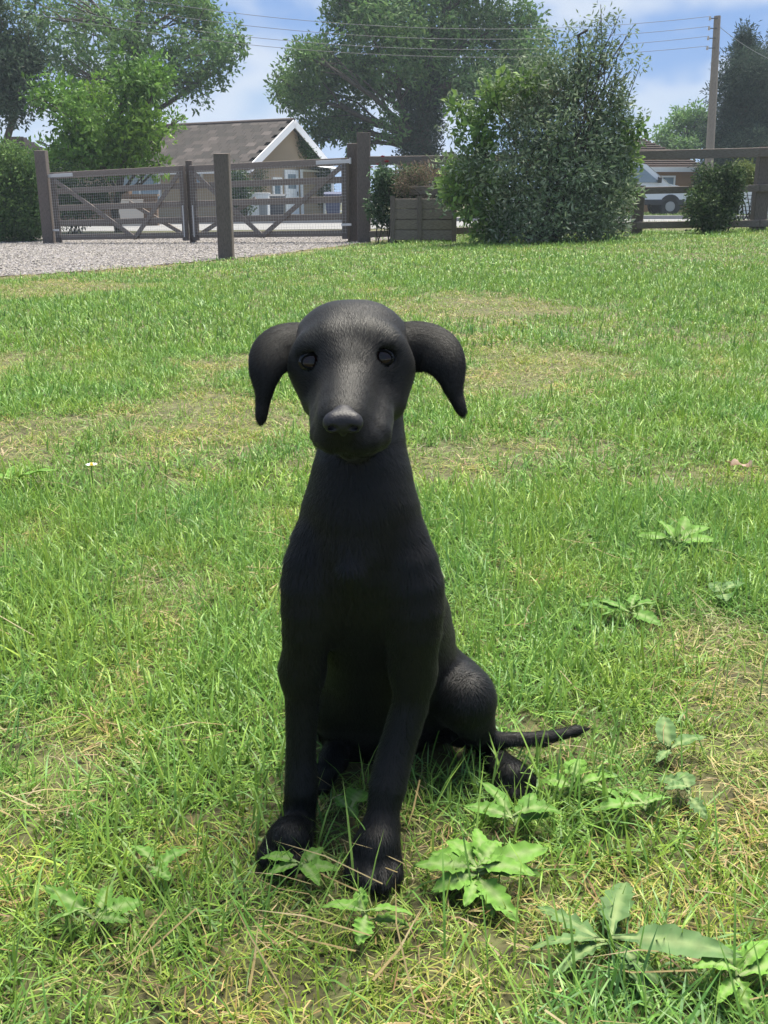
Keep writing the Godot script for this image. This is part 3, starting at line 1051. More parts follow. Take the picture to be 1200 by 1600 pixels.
	part("edge_strip", pe.mesh(), M.paint, pnl)

	# the long roof behind the hedge
	bungalow("tiled_bungalow", "long low bungalow with brown roof behind the hedge", at(-60, 232, 40.0).x, at(42, 232, 40.0).x, -40.0, 2.0, at(20, 214, 43.0).y, 5.5, Color(0.8, 0.7, 0.66))
	# the bungalow on the right, behind the van
	bungalow("hipped_bungalow", "brown hip roofed bungalow with white fascia behind the parked van", at(930, 262, 46.0).x, at(1106, 262, 46.0).x, -46.0, at(1000, 263, 46.0).y, at(1000, 216, 49.0).y, 6.0, Color(0.95, 0.75, 0.68))
	# white slatted garden fence panel on the far right
	var sf := thing("slatted_panel", "white horizontally slatted garden panel beyond the fence", "panel", grounded(at(1184, 331, 38.0)))
	for k in 6:
		var s5 := Shape.new()
		s5.box(Transform3D(Basis(), Vector3(0, 0.12 + k * 0.135, 0)), Vector3(1.3, 0.115, 0.03), Color(0.75, 0.76, 0.77), 0.006)
		part("slat", s5.mesh(), M.paint, sf)
	for k in [-0.62, 0.62]:
		var s6 := Shape.new()
		s6.box(Transform3D(Basis(Vector3(0, 0, 1), PI / 2), Vector3(k, 0.42, -0.05)), Vector3(0.95, 0.07, 0.06), Color(0.7, 0.7, 0.7), 0.006)
		part("post", s6.mesh(), M.paint, sf)


func bungalow(called: String, label: String, x0: float, x1: float, z: float, eave: float, top: float, deep: float, roof_tone: Color) -> void:
	var foot := ground_height((x0 + x1) * 0.5, z)
	var h := thing(called, label, "house", Vector3((x0 + x1) * 0.5, foot, z))
	var w := (x1 - x0) * 0.5
	var wh := eave - foot
	var rh := top - foot
	var wl := Shape.new()
	wl.box(Transform3D(Basis(), Vector3(0, wh * 0.5 - 0.1, -deep * 0.5)), Vector3(w * 2.0 - 0.5, wh + 0.2, deep - 0.5), Color(0.85, 0.62, 0.45))
	part("wall", wl.mesh(), M.brick, h)
	var ra := Vector3(-w + deep * 0.5, rh, -deep * 0.5)
	var rb := Vector3(w - deep * 0.5, rh, -deep * 0.5)
	if rb.x < ra.x:
		ra.x = -0.2
		rb.x = 0.2
	var e := [Vector3(-w, wh + 0.05, 0), Vector3(w, wh + 0.05, 0), Vector3(w, wh + 0.05, -deep), Vector3(-w, wh + 0.05, -deep)]
	for f in [[e[0], e[1], rb, ra, Vector3(0, 1, 1)], [e[2], e[3], ra, rb, Vector3(0, 1, -1)], [e[1], e[2], rb, rb, Vector3(1, 1, 0)], [e[3], e[0], ra, ra, Vector3(-1, 1, 0)]]:
		var s := Shape.new()
		if (f[2] as Vector3) == (f[3] as Vector3):
			s.tri(f[0], f[1], f[2], f[4], roof_tone)
		else:
			s.face(f[0], f[1], f[2], f[3], f[4], roof_tone)
			# courses of tiles as low steps across the slope
			for k in 13:
				var t0 := (k + 0.5) / 13.5
				var a := (f[0] as Vector3).lerp(f[3], t0)
				var b := (f[1] as Vector3).lerp(f[2], t0)
				s.bar(a + Vector3(0, 0.02, 0), b + Vector3(0, 0.02, 0), 0.05, 0.07, f[4], roof_tone * rf(0.75, 1.3))
		part("roof_slope", s.mesh(), M.tile, h)
	var fa := Shape.new()
	fa.box(Transform3D(Basis(), Vector3(0, wh - 0.05, -0.02)), Vector3(w * 2.0, 0.2, 0.05), Color(0.78, 0.79, 0.8))
	part("fascia", fa.mesh(), M.paint, h)
	var fx := -w + 1.0
	while fx < w - 0.8:
		window_on(h, Vector3(fx, wh * 0.55, -0.25 + 0.01), Vector3.RIGHT, Vector3(0, 0, 1), 1.15, 1.1, 1)
		fx += 2.05


# ---------------- leaves, trees, hedges ----------------
# a clump of leaves: pointed, slightly folded blades round a point
func clump(count: int, radius: float, leaf: float, colors: Array, slim := 0.45) -> ArrayMesh:
	var s := Shape.new()
	for k in count:
		var o := rand_dir() * radius * pow(rng.randf(), 0.45)
		var along := (o.normalized() + rand_dir() * 0.9 + Vector3(0, -0.15, 0)).normalized()
		var side := along.cross(rand_dir()).normalized()
		var nn := along.cross(side).normalized()
		var l := leaf * rf(0.7, 1.2)
		var w := l * slim * rf(0.8, 1.2)
		var col: Color = tone(colors[rng.randi() % colors.size()], 0.2)
		var tip := o + along * l - nn * l * 0.12
		var mid := o + along * l * 0.5
		var a := s.add(o, nn, col)
		s.add(mid + side * w * 0.5 + nn * w * 0.12, nn, col)
		s.add(tip, nn, col)
		s.add(mid - side * w * 0.5 + nn * w * 0.12, nn, col)
		s.ix.append_array([a, a + 1, a + 2, a, a + 2, a + 3])
	return s.mesh(true)


func limb_path(a: Vector3, b: Vector3, bend: float, n := 6) -> Array:
	var out := []
	var off := rand_dir() * (b - a).length() * bend
	for k in n + 1:
		var t := float(k) / n
		out.append(a.lerp(b, t) + off * sin(t * PI) + Vector3(0, 1, 0) * bend * 0.4 * sin(t * PI) * (b - a).length() + (rand_dir() * (b - a).length() * 0.02 if k > 0 and k < n else Vector3.ZERO))
	return out


func taper(a: float, b: float, n: int) -> Array:
	var out := []
	for k in n:
		out.append(lerpf(a, b, float(k) / (n - 1)))
	return out


# lobes: [centre, radii, number of clumps, tint]; limbs run from the trunk to the lobes
func tree(called: String, label: String, foot: Vector3, trunk_to: Vector3, r0: float, lobes: Array, leaves: Array, colors_tint: Array, group := "", limb_r := 0.35, solid := 0.55) -> Node3D:
	var t := thing(called, label, "tree", foot, group)
	var tp := limb_path(Vector3(0, -0.3, 0), trunk_to - foot, 0.03, 8)
	var tr := Shape.new()
	tr.tube(tp, taper(r0, r0 * 0.35, tp.size()), 10)
	part("trunk", tr.mesh(), M.bark, t)
	var xf := []
	var tint := []
	for m in leaves:
		xf.append([])
		tint.append([])
	var k := 0
	for lb in lobes:
		var c: Vector3 = lb[0] - foot
		var r: Vector3 = lb[1]
		if limb_r > 0.0:
			var start: Vector3 = tp[clampi(int(rf(0.35, 0.95) * tp.size()), 1, tp.size() - 1)]
			if c.y < start.y:
				start = tp[3]
			var path := limb_path(start, c, 0.12, 6)
			var s := Shape.new()
			s.tube(path, taper(r0 * limb_r, r0 * 0.05 + 0.015, path.size()), 6)
			for e in 5:
				var q: Vector3 = path[2 + e % 4]
				var tw := limb_path(q, c + Vector3(rf(-0.85, 0.85), rf(-0.8, 0.8), rf(-0.85, 0.85)) * r, 0.12, 5)
				s.tube(tw, taper(r0 * limb_r * 0.35, 0.012, tw.size()), 5)
			part("limb", s.mesh(), M.bark, t)
		for i in int(lb[2]):
			var d := rand_dir()
			var p := c + d * r * pow(rng.randf(), solid)
			var m := rng.randi() % leaves.size()
			xf[m].append(Transform3D(Basis(rand_dir(), rf(0, TAU)).scaled(Vector3.ONE * rf(0.7, 1.25)), p))
			var tn: Color = colors_tint[k % colors_tint.size()]
			tint[m].append(tn * rf(0.75, 1.2))
		k += 1
	for m in leaves.size():
		scatter("crown", leaves[m], M.leaf, xf[m], tint[m], t)
	return t


func build_trees() -> void:
	var mid := [Color(0.1, 0.19, 0.055), Color(0.125, 0.225, 0.065), Color(0.085, 0.16, 0.05), Color(0.16, 0.25, 0.085)]
	var dull := [Color(0.08, 0.145, 0.055), Color(0.1, 0.17, 0.065), Color(0.125, 0.195, 0.08)]
	var fresh := [Color(0.14, 0.26, 0.05), Color(0.18, 0.31, 0.06), Color(0.105, 0.2, 0.045)]
	var dark := [Color(0.035, 0.06, 0.035), Color(0.05, 0.08, 0.045), Color(0.06, 0.095, 0.055)]
	var cm := [clump(24, 0.42, 0.235, mid), clump(24, 0.4, 0.21, dull)]
	var cf := [clump(20, 0.26, 0.15, fresh), clump(20, 0.26, 0.13, fresh)]
	var cd := [clump(26, 0.4, 0.16, dark), clump(26, 0.36, 0.15, dark)]
	var cn := [clump(40, 0.4, 0.2, [Color(0.03, 0.052, 0.042), Color(0.04, 0.068, 0.05), Color(0.05, 0.08, 0.055)], 0.22)]
	# the great ivy-clad tree in the middle
	var z := 46.0
	var lob := []
	for q in [[620, 60, 90, 80, 260], [520, 110, 70, 55, 170], [470, 150, 45, 40, 90], [700, 50, 90, 80, 260], [790, 60, 70, 70, 190], [590, -40, 110, 80, 260], [720, -50, 110, 80, 260], [560, 20, 60, 50, 150], [650, 120, 60, 45, 130], [580, 130, 45, 30, 60], [830, 110, 50, 60, 110], [540, 185, 45, 38, 85], [500, 205, 32, 26, 40], [560, 215, 25, 25, 28], [445, 130, 22, 32, 32], [610, 190, 22, 30, 18], [740, 130, 60, 50, 120], [480, 90, 30, 24, 40]]:
		var c := at(q[0], q[1], z + rf(-2.0, 2.0))
		lob.append([c, Vector3(radius_at(q[0], q[1], z, q[2]), radius_at(q[0], q[1], z, q[3]), radius_at(q[0], q[1], z, q[2]) * 0.8), q[4]])
	tree("ash_tree", "tall spreading tree with thick ivy-clad trunk behind the garden gate post", grounded(at(650, 330, z)), at(670, 40, z), 0.5, lob, cm, [Color(1.1, 1.1, 1.1), Color(0.95, 1.0, 1.0), Color(1.25, 1.25, 1.15)])
	var iv := []
	var iv_t := []
	var it := thing("trunk_ivy", "dense dark ivy wrapped round the tall tree's trunk", "ivy", grounded(at(650, 330, z)))
	for i in 900:
		var f := rng.randf()
		var py := lerpf(320, 110, f)
		var c := at(650 + 14.0 * f + rf(-1, 1) * lerpf(34, 26, f), py, z + rf(-0.9, 0.9))
		iv.append(Transform3D(Basis(rand_dir(), rf(0, TAU)).scaled(Vector3.ONE * rf(0.6, 1.0)), c - it.position))
		iv_t.append(Color.WHITE * rf(0.7, 1.1))
	scatter("foliage", cd[0], M.leaf, iv, iv_t, it)
	var vs := Shape.new()
	vs.tube([Vector3(0.4, -0.1, 0.55), Vector3(0.3, 1.5, 0.6), Vector3(0.5, 3.5, 0.5)], [0.1, 0.07, 0.04], 6)
	part("stem", vs.mesh(), M.bark, it)
	# airy tree on the left
	lob = []
	z = 44.0
	for q in [[120, 30, 60, 50, 75], [200, 60, 60, 50, 100], [270, 100, 60, 50, 110], [160, 120, 60, 50, 100], [330, 40, 45, 45, 75], [345, 90, 30, 40, 45], [230, -10, 90, 50, 110], [310, 130, 30, 35, 30], [100, 90, 40, 40, 45], [60, 30, 40, 45, 35], [215, 145, 60, 30, 60], [60, -30, 60, 40, 60], [370, 70, 14, 22, 10], [290, 10, 40, 40, 45]]:
		var c := at(q[0], q[1], z + rf(-2.0, 2.0))
		lob.append([c, Vector3(radius_at(q[0], q[1], z, q[2]), radius_at(q[0], q[1], z, q[3]), radius_at(q[0], q[1], z, q[2])), int(q[4] * 0.78)])
	tree("airy_tree", "tall airy tree with see-through crown behind the bright green sapling", grounded(at(215, 335, z)), at(225, -40, z), 0.28, lob, cm, [Color(1.15, 1.15, 1.15), Color(1.35, 1.35, 1.2), Color(1.0, 1.05, 1.05)], "", 0.4)
	# bright young tree behind the left gate
	lob = []
	z = 24.0
	for q in [[90, 150, 28, 30, 34], [150, 165, 45, 45, 80], [210, 130, 45, 35, 75], [245, 125, 30, 30, 40], [170, 215, 60, 45, 130], [215, 205, 42, 42, 100], [120, 215, 40, 40, 70], [175, 250, 66, 24, 110], [272, 190, 20, 8, 9], [250, 256, 20, 10, 12], [60, 150, 18, 18, 14], [110, 170, 30, 30, 34], [100, 245, 50, 30, 70]]:
		var c := at(q[0], q[1], z + rf(-0.8, 0.8))
		lob.append([c, Vector3(radius_at(q[0], q[1], z, q[2]), radius_at(q[0], q[1], z, q[3]), radius_at(q[0], q[1], z, q[2])), int(q[4] * 0.72)])
	tree("young_maple", "bright green young tree standing just behind the wire mesh gate", grounded(at(180, 352, z)), at(190, 150, z), 0.11, lob, cf, [Color(1, 1, 1), Color(1.15, 1.1, 0.9), Color(0.75, 0.8, 0.85), Color(0.9, 0.95, 0.9)])
	# dark tree on the far left, with a pale stem
	lob = []
	z = 34.0
	for q in [[20, 110, 55, 45, 150], [0, 70, 40, 50, 90], [45, 80, 30, 40, 60], [-40, 120, 60, 70, 160], [20, 160, 40, 25, 70], [-10, 20, 40, 40, 50]]:
		var c := at(q[0], q[1], z + rf(-1.0, 1.0))
		lob.append([c, Vector3(radius_at(q[0], q[1], z, q[2]), radius_at(q[0], q[1], z, q[3]), radius_at(q[0], q[1], z, q[2])), q[4]])
	tree("dark_tree", "dark leaved tree rising behind the hedge beside the airy tree", grounded(at(8, 340, z)), at(12, 60, z), 0.17, lob, cd, [Color(1, 1, 1), Color(1.3, 1.3, 1.2)])
	# conifers on the right
	z = 44.0
	for q in [[1166, 62, 80, "tall dark conifer hedge tree beside the telegraph pole, forked top", 1700], [1230, 34, 84, "tall dark conifer rising behind the forked topped conifer", 1700]]:
		var foot := grounded(at(q[0], 334, z))
		lob = []
		for k in 9:
			var f := k / 8.0
			var c := at(q[0] + rf(-6, 6), lerpf(q[1] + 16, 320, f), z + rf(-0.6, 0.6))
			var rw := radius_at(q[0], 200, z, lerpf(8, q[2], pow(f, 0.38)))
			lob.append([c, Vector3(rw, radius_at(q[0], 200, z, 30), rw), int(q[4] * lerpf(0.05, 0.17, f))])
		tree("conifer", q[3], foot, at(q[0], q[1] + 20, z), 0.3, lob, cn, [Color(1, 1, 1), Color(1.2, 1.15, 1.1)], "", 0.0, 0.4)
		z += 2.0
	# light tree between the bush and the pole
	lob = []
	z = 56.0
	for q in [[1065, 190, 26, 24, 50], [1090, 185, 22, 22, 40], [1040, 215, 22, 20, 34], [1100, 215, 24, 20, 40], [1070, 225, 40, 16, 50]]:
		var c := at(q[0], q[1], z + rf(-1.0, 1.0))
		lob.append([c, Vector3(radius_at(q[0], q[1], z, q[2]), radius_at(q[0], q[1], z, q[3]), radius_at(q[0], q[1], z, q[2])), q[4]])
	tree("pale_tree", "pale green rounded tree behind the hip roofed bungalow", grounded(at(1070, 331, z)), at(1072, 200, z), 0.2, lob, cm, [Color(1.5, 1.5, 1.5), Color(1.2, 1.25, 1.2)])


# a bush: several stems and leaf clumps in lobes
func bush(called: String, label: String, category: String, foot: Vector3, stems: int, lobes: Array, leaves: Array, tints: Array, stem_r := 0.02) -> Node3D:
	var t := thing(called, label, category, foot)
	var xf := []
	var tint := []
	for m in leaves:
		xf.append([])
		tint.append([])
	var sh := Shape.new()
	for k in stems:
		var lb: Array = lobes[k % lobes.size()]
		var path := limb_path(Vector3(rf(-0.2, 0.2), -0.05, rf(-0.15, 0.15)), (lb[0] as Vector3) - foot + Vector3(rf(-0.6, 0.6), rf(0.0, 0.8), rf(-0.6, 0.6)) * (lb[1] as Vector3), 0.1, 6)
		sh.tube(path, taper(stem_r * rf(0.7, 1.2), 0.004, path.size()), 5)
	part("stem", sh.mesh(), M.bark, t)
	var k2 := 0
	for lb in lobes:
		for i in int(lb[2]):
			var p: Vector3 = (lb[0] as Vector3) - foot + rand_dir() * (lb[1] as Vector3) * pow(rng.randf(), 0.42)
			p.y = maxf(p.y, 0.06)
			var m: int = lb[3] if lb.size() > 3 else rng.randi() % leaves.size()
			xf[m].append(Transform3D(Basis(rand_dir(), rf(0, TAU)).scaled(Vector3.ONE * rf(0.7, 1.2)), p))
			tint[m].append((tints[k2 % tints.size()] as Color) * rf(0.75, 1.2))
		k2 += 1
	for m in leaves.size():
		if xf[m].size() > 0:
			scatter("foliage", leaves[m], M.leaf, xf[m], tint[m], t)
	return t


func lobes_px(list: Array, z: float, jitter := 0.4) -> Array:
	var out := []
	for q in list:
		var c := at(q[0], q[1], z + rf(-jitter, jitter))
		var l := [c, Vector3(radius_at(q[0], q[1], z, q[2]), radius_at(q[0], q[1], z, q[3]), radius_at(q[0], q[1], z, q[2]) * 0.8), q[4]]
		if q.size() > 5:
			l.append(q[5])
		out.append(l)
	return out


func build_hedges() -> void:
	var grey := [Color(0.175, 0.24, 0.13), Color(0.23, 0.29, 0.18), Color(0.13, 0.19, 0.095), Color(0.32, 0.37, 0.26)]
	var green := [Color(0.125, 0.215, 0.055), Color(0.17, 0.27, 0.07), Color(0.095, 0.175, 0.05)]
	var cg := clump(26, 0.19, 0.085, grey, 0.34)
	var cb := clump(20, 0.16, 0.095, green, 0.6)
	var rust := clump(14, 0.12, 0.05, [Color(0.2, 0.13, 0.07), Color(0.16, 0.15, 0.09)], 0.4)
	# the big shrub
	var z := 14.3
	var lob := lobes_px([[860, 195, 80, 65, 170, 0], [800, 280, 72, 60, 170, 0], [900, 275, 85, 75, 210, 0], [860, 345, 88, 34, 150, 0], [935, 330, 48, 42, 95, 0], [950, 205, 40, 52, 75, 0], [890, 130, 52, 42, 75, 0], [820, 165, 46, 42, 65, 0],
		[750, 215, 34, 36, 34, 1], [716, 165, 14, 14, 6, 1], [735, 300, 40, 48, 66, 1], [780, 352, 40, 24, 40, 1], [705, 275, 18, 24, 12, 1], [968, 240, 26, 36, 28, 1], [994, 200, 12, 14, 5, 1], [976, 300, 18, 40, 20, 1], [775, 150, 28, 24, 16, 1], [850, 110, 34, 26, 24, 0], [830, 130, 20, 16, 8, 1],
		[850, 210, 80, 90, 40, 2], [925, 100, 34, 32, 26, 0], [960, 150, 22, 28, 18, 0], [735, 260, 30, 30, 30, 0], [700, 310, 16, 26, 12, 0], [940, 290, 50, 55, 60, 0]], z, 0.25)
	# long shoots with a few leaves each standing out of the top
	for q in [[930, 80, 940, 8], [945, 90, 965, 30], [955, 100, 985, 45], [960, 120, 1015, 100], [900, 80, 888, 35], [880, 90, 872, 48], [850, 90, 845, 55], [960, 110, 1002, 78], [930, 70, 925, 25], [800, 130, 782, 92], [770, 140, 748, 112], [740, 180, 704, 140], [720, 215, 686, 196], [705, 265, 676, 250], [820, 120, 812, 78], [985, 200, 1012, 178], [915, 70, 905, 28], [940, 60, 955, 15]]:
		for k in 5:
			var f := k / 4.0
			lob.append([at(lerpf(q[0], q[2], f), lerpf(q[1], q[3], f), z), Vector3(0.05, 0.05, 0.1), 2 if k < 4 else 1, 3])
	var big := bush("large_shrub", "large loose grey green shrub taller than the fence with bright leaves mixed in", "shrub", grounded(at(850, 385, z)), 44, lob, [cg, cb, rust, clump(9, 0.07, 0.075, grey, 0.32)], [Color(1, 1, 1), Color(1.15, 1.12, 1.1), Color(0.85, 0.9, 0.9)], 0.022)
	var stick := Shape.new()
	var sp := at(906, 95, z) - big.position
	stick.tube([sp + Vector3(0, -1.2, 0), sp, at(904, 55, z) - big.position, at(918, 47, z) - big.position], [0.03, 0.025, 0.022, 0.018], 6, Color(2.6, 1.9, 1.5))
	part("dead_stem", stick.mesh(), M.bark, big)
	# small round bush by the fence
	z = 14.9
	bush("small_bush", "small rounded evergreen bush in front of the rail fence", "bush", grounded(at(1116, 366, z)), 14, lobes_px([[1115, 310, 38, 44, 150], [1100, 325, 30, 34, 90], [1135, 300, 30, 36, 90], [1120, 345, 32, 18, 60], [1145, 275, 16, 18, 26], [1110, 278, 24, 16, 30]], z, 0.15), [clump(24, 0.1, 0.055, [Color(0.035, 0.065, 0.025), Color(0.055, 0.095, 0.035), Color(0.085, 0.12, 0.055)], 0.5)], [Color(1, 1, 1), Color(1.2, 1.2, 1.1)], 0.014)
	# yellow green bush behind the fence on the right
	z = 17.5
	bush("privet_bush", "yellow green leafy bush behind the fence's leaning post", "bush", grounded(at(1165, 352, z)), 10, lobes_px([[1158, 270, 22, 20, 50], [1190, 274, 28, 18, 60], [1215, 280, 30, 22, 50]], z, 0.2), [clump(22, 0.12, 0.06, [Color(0.16, 0.2, 0.07), Color(0.12, 0.17, 0.05)], 0.5)], [Color(1, 1, 1)], 0.012)
	# clipped hedge on the left
	z = 20.2
	bush("clipped_hedge", "dense green hedge beside the hinge post of the field gate", "hedge", grounded(at(30, 378, z)), 16, lobes_px([[-60, 300, 70, 80, 330], [20, 300, 55, 70, 300], [42, 335, 30, 42, 150], [44, 275, 26, 36, 90], [0, 250, 50, 30, 120], [25, 355, 45, 22, 130], [-40, 355, 60, 26, 130]], z, 0.3), [clump(24, 0.16, 0.07, [Color(0.09, 0.165, 0.05), Color(0.125, 0.21, 0.065), Color(0.06, 0.115, 0.04)], 0.5)], [Color(1, 1, 1), Color(1.25, 1.2, 1.05), Color(0.8, 0.85, 0.85)], 0.02)
	# shrubs behind the left gate
	z = 23.0
	bush("gate_shrub", "dark leafy shrub seen through the wire of the gate", "shrub", grounded(at(120, 362, z)), 10, lobes_px([[110, 320, 40, 36, 110], [150, 300, 30, 34, 70], [95, 290, 30, 34, 70]], z, 0.3), [clump(22, 0.18, 0.08, [Color(0.04, 0.075, 0.028), Color(0.055, 0.1, 0.035)], 0.5)], [Color(1, 1, 1)], 0.015)
	# greenery by the gable, seen through the right gate
	z = 33.5
	bush("gable_shrub", "dark climbing shrub covering the corner of the buff brick bungalow", "shrub", grounded(at(378, 346, z)), 6, lobes_px([[372, 285, 16, 30, 50], [378, 315, 14, 26, 40]], z, 0.2), [clump(20, 0.25, 0.12, [Color(0.03, 0.06, 0.025), Color(0.045, 0.085, 0.03)], 0.5)], [Color(1, 1, 1)], 0.02)


# ---------------- poles, wires, van, planter ----------------
func build_poles() -> void:
	var z := 40.0
	var foot := grounded(at(1104, 334, z))
	var top := at(1121, 25, z)
	var t := thing("telegraph_pole", "tall pale wooden telegraph pole beside the conifers", "pole", foot)
	var s := Shape.new()
	s.tube([Vector3(0, -0.3, 0), (top - foot) * 0.5, top - foot], [0.17, 0.15, 0.12], 12)
	part("shaft", s.mesh(), M.pole, t)
	for k in 4:
		var y := 0.1 + k * 0.33
		var b := Shape.new()
		b.bar(top - foot + Vector3(-0.02, -y, 0.12), top - foot + Vector3(-0.3, -y, 0.12), 0.03, 0.03, Vector3(0, 0, 1), Color(0.08, 0.08, 0.08))
		b.tube([top - foot + Vector3(-0.3, -y - 0.06, 0.12), top - foot + Vector3(-0.3, -y + 0.07, 0.12)], [0.045, 0.035], 8, Color(0.5, 0.45, 0.4))
		part("insulator", b.mesh(), M.paint, t)
	var st := Shape.new()
	for k in 5:
		st.bar(top - foot + Vector3(0.1, -1.2 - k * 0.45, 0.0), top - foot + Vector3(0.24, -1.2 - k * 0.45, 0.0), 0.02, 0.02, Vector3(0, 0, 1), Color(0.2, 0.2, 0.2))
	part("step_irons", st.mesh(), M.paint, t)
	# four line wires, sagging from the pole to the next one outside the view
	var low := [46.0, 62.0, 78.0, 90.0]
	for k in 4:
		var a := top + Vector3(-0.3, -0.1 - k * 0.33 + 0.07, 0.12)
		var b := at(-420, -150 + k * 22.0, 33.0)
		var w := thing("overhead_wire", "thin dark overhead wire, %s of four, strung from the telegraph pole" % ["topmost", "second from top", "third from top", "lowest"][k], "wire", a, "wires strung from the telegraph pole")
		var f := 0.275
		var want := at(745, low[k], lerpf(40.0, 33.0, f)).y
		var sag := (a.lerp(b, f).y - want) / (4.0 * f * (1.0 - f))
		var path := []
		for i in 41:
			var u := i / 40.0
			path.append(a.lerp(b, u) - Vector3(0, sag * 4.0 * u * (1.0 - u), 0) - a)
		var sh := Shape.new()
		sh.tube(path, taper(0.0085, 0.0085, path.size()), 5, Color(0.1, 0.105, 0.11))
		part("strand", sh.mesh(), M.cable, w)
	var sv := thing("service_wire", "thin wire dropping from the telegraph pole towards the conifers", "wire", top)
	var p2 := []
	var e2 := at(1260, 110, 44.0)
	for i in 21:
		var u := i / 20.0
		p2.append((top + Vector3(0.1, -0.35, 0)).lerp(e2, u) - Vector3(0, 0.5 * 4.0 * u * (1.0 - u) * 0.5, 0) - top)
	var s2 := Shape.new()
	s2.tube(p2, taper(0.01, 0.01, 21), 5, Color(0.16, 0.17, 0.18))
	part("strand", s2.mesh(), M.cable, sv)


func build_van() -> void:
	var z := 41.0
	var nose := at(1070, 325, z).x
	var base := Vector3(nose, ground_height(nose, -z), -z)
	var t := thing("parked_van", "white van with dark bumper parked nose out behind the fence", "van", base)
	# side outline from the nose backwards: x, y
	var prof := [Vector2(-0.02, 0.42), Vector2(0.0, 0.75), Vector2(-0.12, 0.98), Vector2(-0.95, 1.16), Vector2(-1.85, 1.86), Vector2(-2.3, 1.96), Vector2(-5.0, 1.96), Vector2(-5.1, 1.8), Vector2(-5.1, 0.42)]
	var body := Shape.new()
	var hw := 0.92
	for k in prof.size():
		var a: Vector2 = prof[k]
		var b: Vector2 = prof[(k + 1) % prof.size()]
		var m := (a + b) * 0.5 - Vector2(-2.5, 1.1)
		var ta := hw * (1.0 - 0.1 * smoothstep(1.0, 1.96, a.y))
		var tb := hw * (1.0 - 0.1 * smoothstep(1.0, 1.96, b.y))
		body.face(Vector3(a.x, a.y, -ta), Vector3(b.x, b.y, -tb), Vector3(b.x, b.y, tb), Vector3(a.x, a.y, ta), Vector3(m.x * 0.3, m.y, 0), Color(0.72, 0.73, 0.75))
	for sd in [-1.0, 1.0]:
		for k in range(1, prof.size() - 1):
			var q := [prof[0], prof[k], prof[k + 1]]
			var v3 := []
			for p in q:
				v3.append(Vector3(p.x, p.y, sd * hw * (1.0 - 0.1 * smoothstep(1.0, 1.96, p.y))))
			body.tri(v3[0], v3[1], v3[2], Vector3(0, 0, sd), Color(0.72, 0.73, 0.75))
	part("body", body.mesh(), M.car, t)
	var ws := Shape.new()
	ws.face(Vector3(-1.03, 1.24, -0.8), Vector3(-1.78, 1.82, -0.74), Vector3(-1.78, 1.82, 0.74), Vector3(-1.03, 1.24, 0.8), Vector3(1, 1, 0))
	for i in ws.v.size():
		ws.v[i] += Vector3(0.012, 0.014, 0)
	part("windscreen", ws.mesh(), M.glass, t)
	var sw := Shape.new()
	sw.face(Vector3(-1.3, 1.2, 0.905), Vector3(-2.0, 1.75, 0.86), Vector3(-2.75, 1.78, 0.855), Vector3(-2.75, 1.2, 0.905), Vector3(0, 0, 1))
	for i in sw.v.size():
		sw.v[i] += Vector3(0, 0, 0.012)
	part("side_window", sw.mesh(), M.glass, t)
	var bp := Shape.new()
	bp.box(Transform3D(Basis(Vector3.UP, PI / 2), Vector3(-0.08, 0.52, 0)), Vector3(1.9, 0.36, 0.3), Color(0.03, 0.032, 0.035), 0.05)
	part("bumper", bp.mesh(), M.rubber, t)
	var sk := Shape.new()
	sk.box(Transform3D(Basis(), Vector3(-2.6, 0.48, hw)), Vector3(4.6, 0.2, 0.04), Color(0.04, 0.04, 0.045), 0.01)
	part("side_moulding", sk.mesh(), M.rubber, t)
	for sd in [-1.0, 1.0]:
		var hl := Shape.new()
		hl.box(Transform3D(Basis(Vector3(0, 0, 1), 0.25), Vector3(-0.14, 0.88, sd * 0.74)), Vector3(0.3, 0.2, 0.34), Color(0.5, 0.53, 0.56), 0.05)
		part("headlight", hl.mesh(), M.eye, t)
		for x in [-0.85, -4.1]:
			var wh := Shape.new()
			wh.tube([Vector3(x, 0.32, sd * 0.68), Vector3(x, 0.32, sd * 0.945)], [0.32, 0.32], 20, Color(0.02, 0.02, 0.02))
			var w := part("wheel", wh.mesh(), M.rubber, t)
			var rm := Shape.new()
			rm.tube([Vector3(x, 0.32, sd * 0.94), Vector3(x, 0.32, sd * 0.955)], [0.2, 0.18], 16, Color(0.35, 0.35, 0.36))
			part("rim", rm.mesh(), M.galvanised, w)
			var ar := Shape.new()
			ar.tube([Vector3(x, 0.36, sd * 0.9), Vector3(x, 0.36, sd * 0.928)], [0.41, 0.41], 20, Color(0.02, 0.02, 0.022))
			part("wheel_arch", ar.mesh(), M.rubber, t)
	var mi := Shape.new()
	mi.box(Transform3D(Basis(), Vector3(-1.35, 1.3, 1.02)), Vector3(0.12, 0.22, 0.16), Color(0.03, 0.03, 0.03), 0.03)
	part("mirror", mi.mesh(), M.rubber, t)


